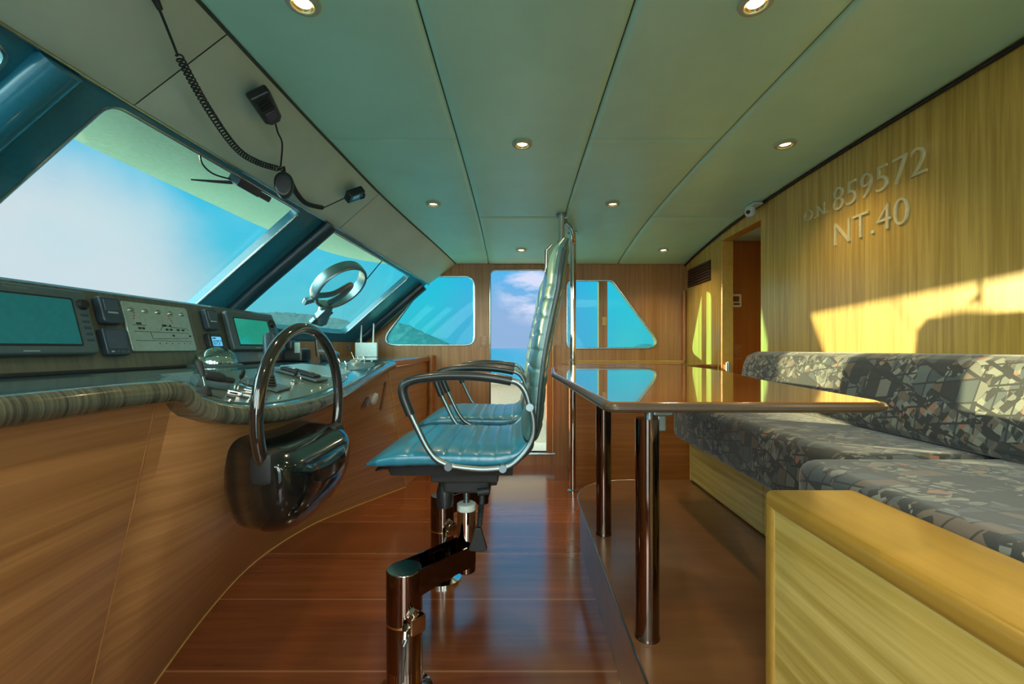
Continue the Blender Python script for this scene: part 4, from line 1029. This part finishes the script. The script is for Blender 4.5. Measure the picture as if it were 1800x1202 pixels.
t = thing('switch_plate', 'brown socket plate low on the red stair wall under the thermostat', 'switch plate', (1.722, 3.46, -.08))
b = B(f); b.box((-.055, -.06, 0), (.055, .06, .008), .003); link('plate', b, 'cabinet_wood', t)
b = B(f)
for z in (.022, -.018):
    b = B(f); b.lathe([(.010, .007), (.010, .014), (.006, .018)], (.012, z, 0), n=16); link('knob', b, 'gold', t)
b = B(f); b.box((-.075, -.07, 0), (-.062, .08, .012), .002); link('slot', b, 'ink', t)
for x, z, lab in ((-.34, .065, 'small brown switch plate between the forward side window and the door'), (.375, .07, 'small brown switch plate between the door and the aft side window')):
    t = thing('switch_plate', lab, 'switch plate', (x, Y1, z-.04), 'switch plates beside the door')
    b = B(); b.box((x-.035, Y1-.010, z-.05), (x+.035, Y1-.002, z+.05), .003); link('plate', b, 'teak_wall', t)
    for q in (-.02, .02):
        b = B(); b.box((x-.014, Y1-.014, z+q-.004), (x+.014, Y1-.009, z+q+.004), .002); link('button', b, 'satin_chrome', t)
t = thing('security_camera', 'small white dome security camera where ceiling meets bulkhead', 'security camera', (1.545, 2.86, .86))
b = B(); b.box((1.52, 2.80, hc(2.86)-.018), (1.585, 2.92, hc(2.86)-.002), .006); link('mount', b, 'white_plastic', t)
b = B(); b.lathe([(.001, 0), (.018, .004), (.030, .018), (.034, .038), (.030, .060), (.018, .070)], (1.53, 2.86, hc(2.86)-.085), n=24); link('dome', b, 'white_plastic', t)
b = B(); b.cyl((1.505, 2.835, hc(2.86)-.058), (1.497, 2.826, hc(2.86)-.062), .012); link('lens', b, 'ink', t)

# ================================================================== CEILING DOWNLIGHTS
def hslope(y): return -.0282*max(0, y-1.5)**2
def downlight(x, y, label, first=[None]):
    z = hc(y)-.0085; a = math.atan(hslope(y))
    if first[0] is None:
        t = thing('downlight', label, 'ceiling light', (0, 0, 0), 'ceiling downlights'); t['_w'] = (0, 0, EYE)
        b = B(); b.lathe([(.047, .004), (.048, -.001), (.045, -.006), (.032, -.009), (.0295, -.007), (.0290, -.004)], n=40, cap=False); link('trim_ring', b, 'lamp_trim', t)
        b = B(); b.lathe([(.0292, -.006), (.0270, -.002), (.0235, .0015)], n=32, cap=False); link('reflector', b, 'gold', t)
        b = B(); b.lathe([(.0235, .0005), (.0235, .002)], n=24); link('bulb', b, 'lamp_glow', t)
        ld = bpy.data.lights.new('lamp', 'SPOT'); ld.energy = 12.0; ld.color = (1, .74, .40); ld.spot_size = math.radians(125); ld.spot_blend = .9; ld.shadow_soft_size = .02
        lo_ = bpy.data.objects.new('lamp', ld); C.objects.link(lo_); lo_.parent = t; lo_.location = (0, 0, -.012)
        first[0] = t
    else: t = copy_tree(first[0], None, (0, 0, 0)); t['label'] = label
    t.location = (x, y, z+EYE); t.rotation_euler = (a, 0, 0)
    return t
for x, y, lb in [(-.605, 1.21, 'ceiling downlight at the top edge above the console, left of its row'), (.663, 1.21, 'ceiling downlight at the top edge above the table, right of its row'),
                 (.016, 2.045, 'ceiling downlight in the middle panel column above the nearer chair'), (1.26, 2.045, 'ceiling downlight nearest the registration number on the bulkhead'),
                 (-.56, 2.83, 'ceiling downlight above the far half of the console'), (.614, 2.83, 'ceiling downlight above the far end of the table'),
                 (.02, 3.77, 'ceiling downlight in front of the side door'), (1.26, 3.77, 'ceiling downlight beside the slatted air vent'),
                 (.016, .40, 'ceiling downlight out of frame above the camera'), (1.26, .40, 'ceiling downlight out of frame above the near bench')]:
    downlight(x, y, lb)

# ================================================================== RADIO MICROPHONES ON THE HEADER
hn = Vector((.60, 0, -.80)).normalized()          # header surface normal, pointing into the room
def hp(x, y, z, off=0): return Vector((x, y, z))+hn*off
# handset clipped high on the header
f = frame(hp(-.957, 1.60, .920, .014), Vector((-.06, .36, -.06)), Vector((-.8, -.1, -.6)))
if f.to_3x3().col[2].dot(hn) < 0: f = f @ Matrix.Rotation(PI, 4, 'X')
t = thing('radio_handset', 'black radio handset clipped high on the header panel', 'radio handset', f.to_translation())
b = B(f); b.prism(roundpoly([(-.075, -.040), (.055, -.034), (.075, -.016), (.075, .020), (.055, .034), (-.075, .040)], .012, 4), 0, .040, .009); link('body', b, 'black_plastic', t)
b = B(f)
for k in range(6): b.box((-.062+.010*k, -.024, .039), (-.057+.010*k, .024, .0425), .001)
link('grille', b, 'matte_black', t)['kind'] = 'stuff'
b = B(f); b.prism(roundpoly([(.006, -.022), (.046, -.018), (.046, .018), (.006, .022)], .006, 3), .038, .043, .001); link('keypad', b, 'screen_dark', t)
h1 = f @ Vector((.080, .004, .018))
# hanging microphone
mc = hp(-1.075, 1.93, .762, .045)
f = frame(mc, (1, .2, .1), (0, 0, 1)); f = frame(mc, (.93, .36, 0), (0, 0, 1))
t = thing('hanging_microphone', 'black oval microphone dangling from the coiled cord', 'microphone', mc)
b = B(f)
b.rings([[(.040*s_*math.cos(a)*(1+.12*math.sin(a)), .060*s_*math.sin(a), z) for a in [2*PI*q/28 for q in range(28)]] for s_, z in ((.55, -.021), (.86, -.017), (1, -.008), (1, .006), (.92, .016), (.70, .021))]); link('body', b, 'black_plastic', t, angle=60)
b = B(f); b.prism(roundpoly([(-.018, -.035), (.018, -.035), (.020, .01), (-.020, .01)], .008, 3), -.026, -.018, .002); link('grille', b, 'slate_plastic', t)
b = B(f); b.tube([(0, .054, 0), (0, .068, 0), (.001, .082, 0)], [.009, .007, .004], n=10); link('strain_relief', b, 'matte_black', t)
mtop = f @ Vector((.001, .084, 0))
f = frame(hp(-.948, 2.443, .895, .012), Vector((.3, .3, .25)), Vector((-.5, .6, -.3)))
if f.to_3x3().col[2].dot(hn) < 0: f = f @ Matrix.Rotation(PI, 4, 'X')
t = thing('fist_microphone', 'black fist microphone with a pale label at the header panel top', 'microphone', f.to_translation())
b = B(f); b.prism(roundpoly([(-.052, -.038), (.052, -.038), (.052, .038), (-.052, .038)], .012, 4), 0, .042, .008); link('body', b, 'black_plastic', t)
b = B(f); b.box((-.030, -.004, .041), (.014, .026, .044), .001); link('label_plate', b, 'silver_plate', t)
b = B(f); b.box((.03, -.03, .03), (.06, -.018, .046), .002); b.cyl((.045, .01, .04), (.045, .01, .05), .007); link('clip', b, 'matte_black', t)
m3 = f @ Vector((-.055, 0, .02))
def coil(path, r, wire, turns, n=10):
    P = smoothpath(path, 10); cum = [0]
    for i in range(1, len(P)): cum.append(cum[-1]+(P[i]-P[i-1]).length)
    tot = cum[-1]; out = []; N_ = turns*n; j = 0; u = None
    for i in range(N_+1):
        s_ = tot*i/N_
        while j < len(P)-2 and cum[j+1] < s_: j += 1
        t_ = (s_-cum[j])/max(1e-6, cum[j+1]-cum[j]); p = P[j].lerp(P[j+1], t_); tg = (P[j+1]-P[j]).normalized()
        if u is None: u = tg.orthogonal().normalized()
        u = (u-tg*u.dot(tg)).normalized(); v = tg.cross(u); a = 2*PI*i/n
        e = min(1, i/n, (N_-i)/n)
        out.append(p+(u*math.cos(a)+v*math.sin(a))*r*e)
    return out
knot = hp(-1.072, 1.90, .815, .035)
t = thing('coiled_cord', 'long black coiled cord looping down from the top edge to the hanging microphone', 'cord', knot)
c0 = hp(-1.015, 1.26, .885, .03)
b = B(); b.tube(smoothpath([hp(-.965, 1.14, .925, .01), hp(-.975, 1.16, .915, .03), c0], 6), .0035, n=8); link('plug_lead', b, 'matte_black', t)
b = B(); b.tube([hp(-.962, 1.13, .935, .004), hp(-.97, 1.15, .922, .028)], [.012, .007], n=12); link('plug', b, 'matte_black', t)
b = B(); b.tube(coil([c0, hp(-1.066, 1.441, .838, .05), hp(-1.103, 1.637, .801, .055), hp(-1.098, 1.769, .80, .05), knot], .0105, .0028, 46, 10), .0028, n=5, cap=False); b.tube([knot, mtop], .0035, n=8); link('coil', b, 'matte_black', t)
b = B(); b.tube(smoothpath([h1, h1+Vector((-.005, .03, -.03)), hp(-1.00, 1.80, .87, .025), knot+Vector((.004, .0, .01))], 8), .0035, n=8)
tag(link('handset_lead', b, 'matte_black'), 'thin straight black lead from the clipped handset down to the hanging microphone', 'cord')
t = thing('coiled_cord', 'short thick black coiled cord running to the fist microphone', 'cord', m3)
k0 = hp(-1.086, 2.03, .80, .03); k1 = hp(-1.085, 2.36, .79, .03)
b = B(); b.tube(smoothpath([knot, hp(-1.075, 1.96, .81, .03), k0], 6), .003, n=8); b.tube(smoothpath([k1, lerp(k1, m3, .5), m3], 4), .003, n=8); link('lead', b, 'matte_black', t)
b = B(); b.tube(coil([k0, hp(-1.105, 2.12, .78, .03), hp(-1.115, 2.24, .772, .03), k1], .0095, .003, 42, 10), .003, n=5, cap=False); link('coil', b, 'matte_black', t)
# header edge camera with whip
t = thing('dash_camera', 'dark camera box with a whip aerial hanging under the windscreen top edge', 'camera', (-1.21, 1.93, .70))
b = B(frame((-1.215, 1.93, .722), (.12, 1, -.06), (1, -.1, -.6))); b.box((-.075, -.030, -.020), (.055, .030, .018), .006); b.box((.05, -.024, -.014), (.13, .024, .014), .005); link('body', b, 'pillar_dark', t)
b = B(); b.tube([(-1.235, 1.865, .715), (-1.29, 1.83, .706), (-1.365, 1.80, .702)], [.008, .006, .003], n=10); link('aerial', b, 'matte_black', t)
b = B(); b.tube(smoothpath([(-1.225, 1.66, .762), (-1.26, 1.72, .735), (-1.27, 1.80, .725), (-1.235, 1.87, .728)], 6), .0035, n=8); link('cable', b, 'matte_black', t)

# clear-view ring and its motor on the third windscreen
rc = Vector((-1.30, 3.10, .468)); a_, c_, d_ = wtop(2.64), wtop(3.80), wbot(2.64)
u_ = (c_-a_).normalized(); v_ = (a_-d_); v_ = (v_-u_*v_.dot(u_)).normalized(); nn_ = u_.cross(v_)
if nn_.x < 0: nn_ = -nn_
F_ = Matrix.Identity(4)
for i in range(3): F_[i][0] = u_[i]; F_[i][1] = v_[i]; F_[i][2] = nn_[i]; F_[i][3] = (rc+nn_*.01)[i]
t = thing('clear_view_screen', 'round chrome-rimmed clear-view screen on the farther windscreen pane', 'clear view screen', rc)
b = B(F_)
b.rings([[(r*math.cos(q), r*math.sin(q), z) for r, z in ((.182, -.02), (.205, -.02), (.208, .0), (.205, .045), (.196, .055), (.184, .050), (.180, .02))] for q in [2*PI*k/64 for k in range(65)]], cap=False); link('rim', b, 'satin_chrome', t, angle=50)
b = B(F_); b.lathe([(.001, .0), (.182, .0)], n=48, cap=False); link('disc', b, 'glass_stern', t, smooth=False)
b = B(F_); b.tube(smoothpath([(-.13, -.13, .03), (-.05, -.07, .05), (.0, .0, .05), (.035, .045, .045), (.05, .03, .05), (.03, -.06, .06), (.0, -.15, .05)], 5), .028, n=10, flat=.45, up=(0, 0, 1)); link('hub_strap', b, 'satin_chrome', t)
b = B(F_); b.cyl((.005, -.16, .05), (.06, -.30, .085), .045, .043, n=24); b.cyl((.055, -.295, .08), (.065, -.32, .09), .034, .028, n=24); mo = link('motor', b, 'gunmetal', t)
b = B(F_)
for s_ in (-1, 1): b.box((.03+s_*.045-.006, -.27, .05), (.03+s_*.045+.006, -.19, .09), .003)
b.box((-.01, -.34, .05), (.05, -.29, .08), .006); link('bracket', b, 'gunmetal', mo)
b = B(F_); b.prism([(-.15, -.20), (-.10, -.16), (-.06, -.185), (-.13, -.24)], -.01, .02, .003); link('lug', b, 'satin_chrome', t)
e0 = F_ @ Vector((.15, .14, .04))
b = B(); b.tube(smoothpath([e0, e0+Vector((.02, .03, .04)), (-1.05, 3.30, .66), (-1.02, 3.33, .70)], 6), .004, n=8); link('power_cable', b, 'matte_black', t)
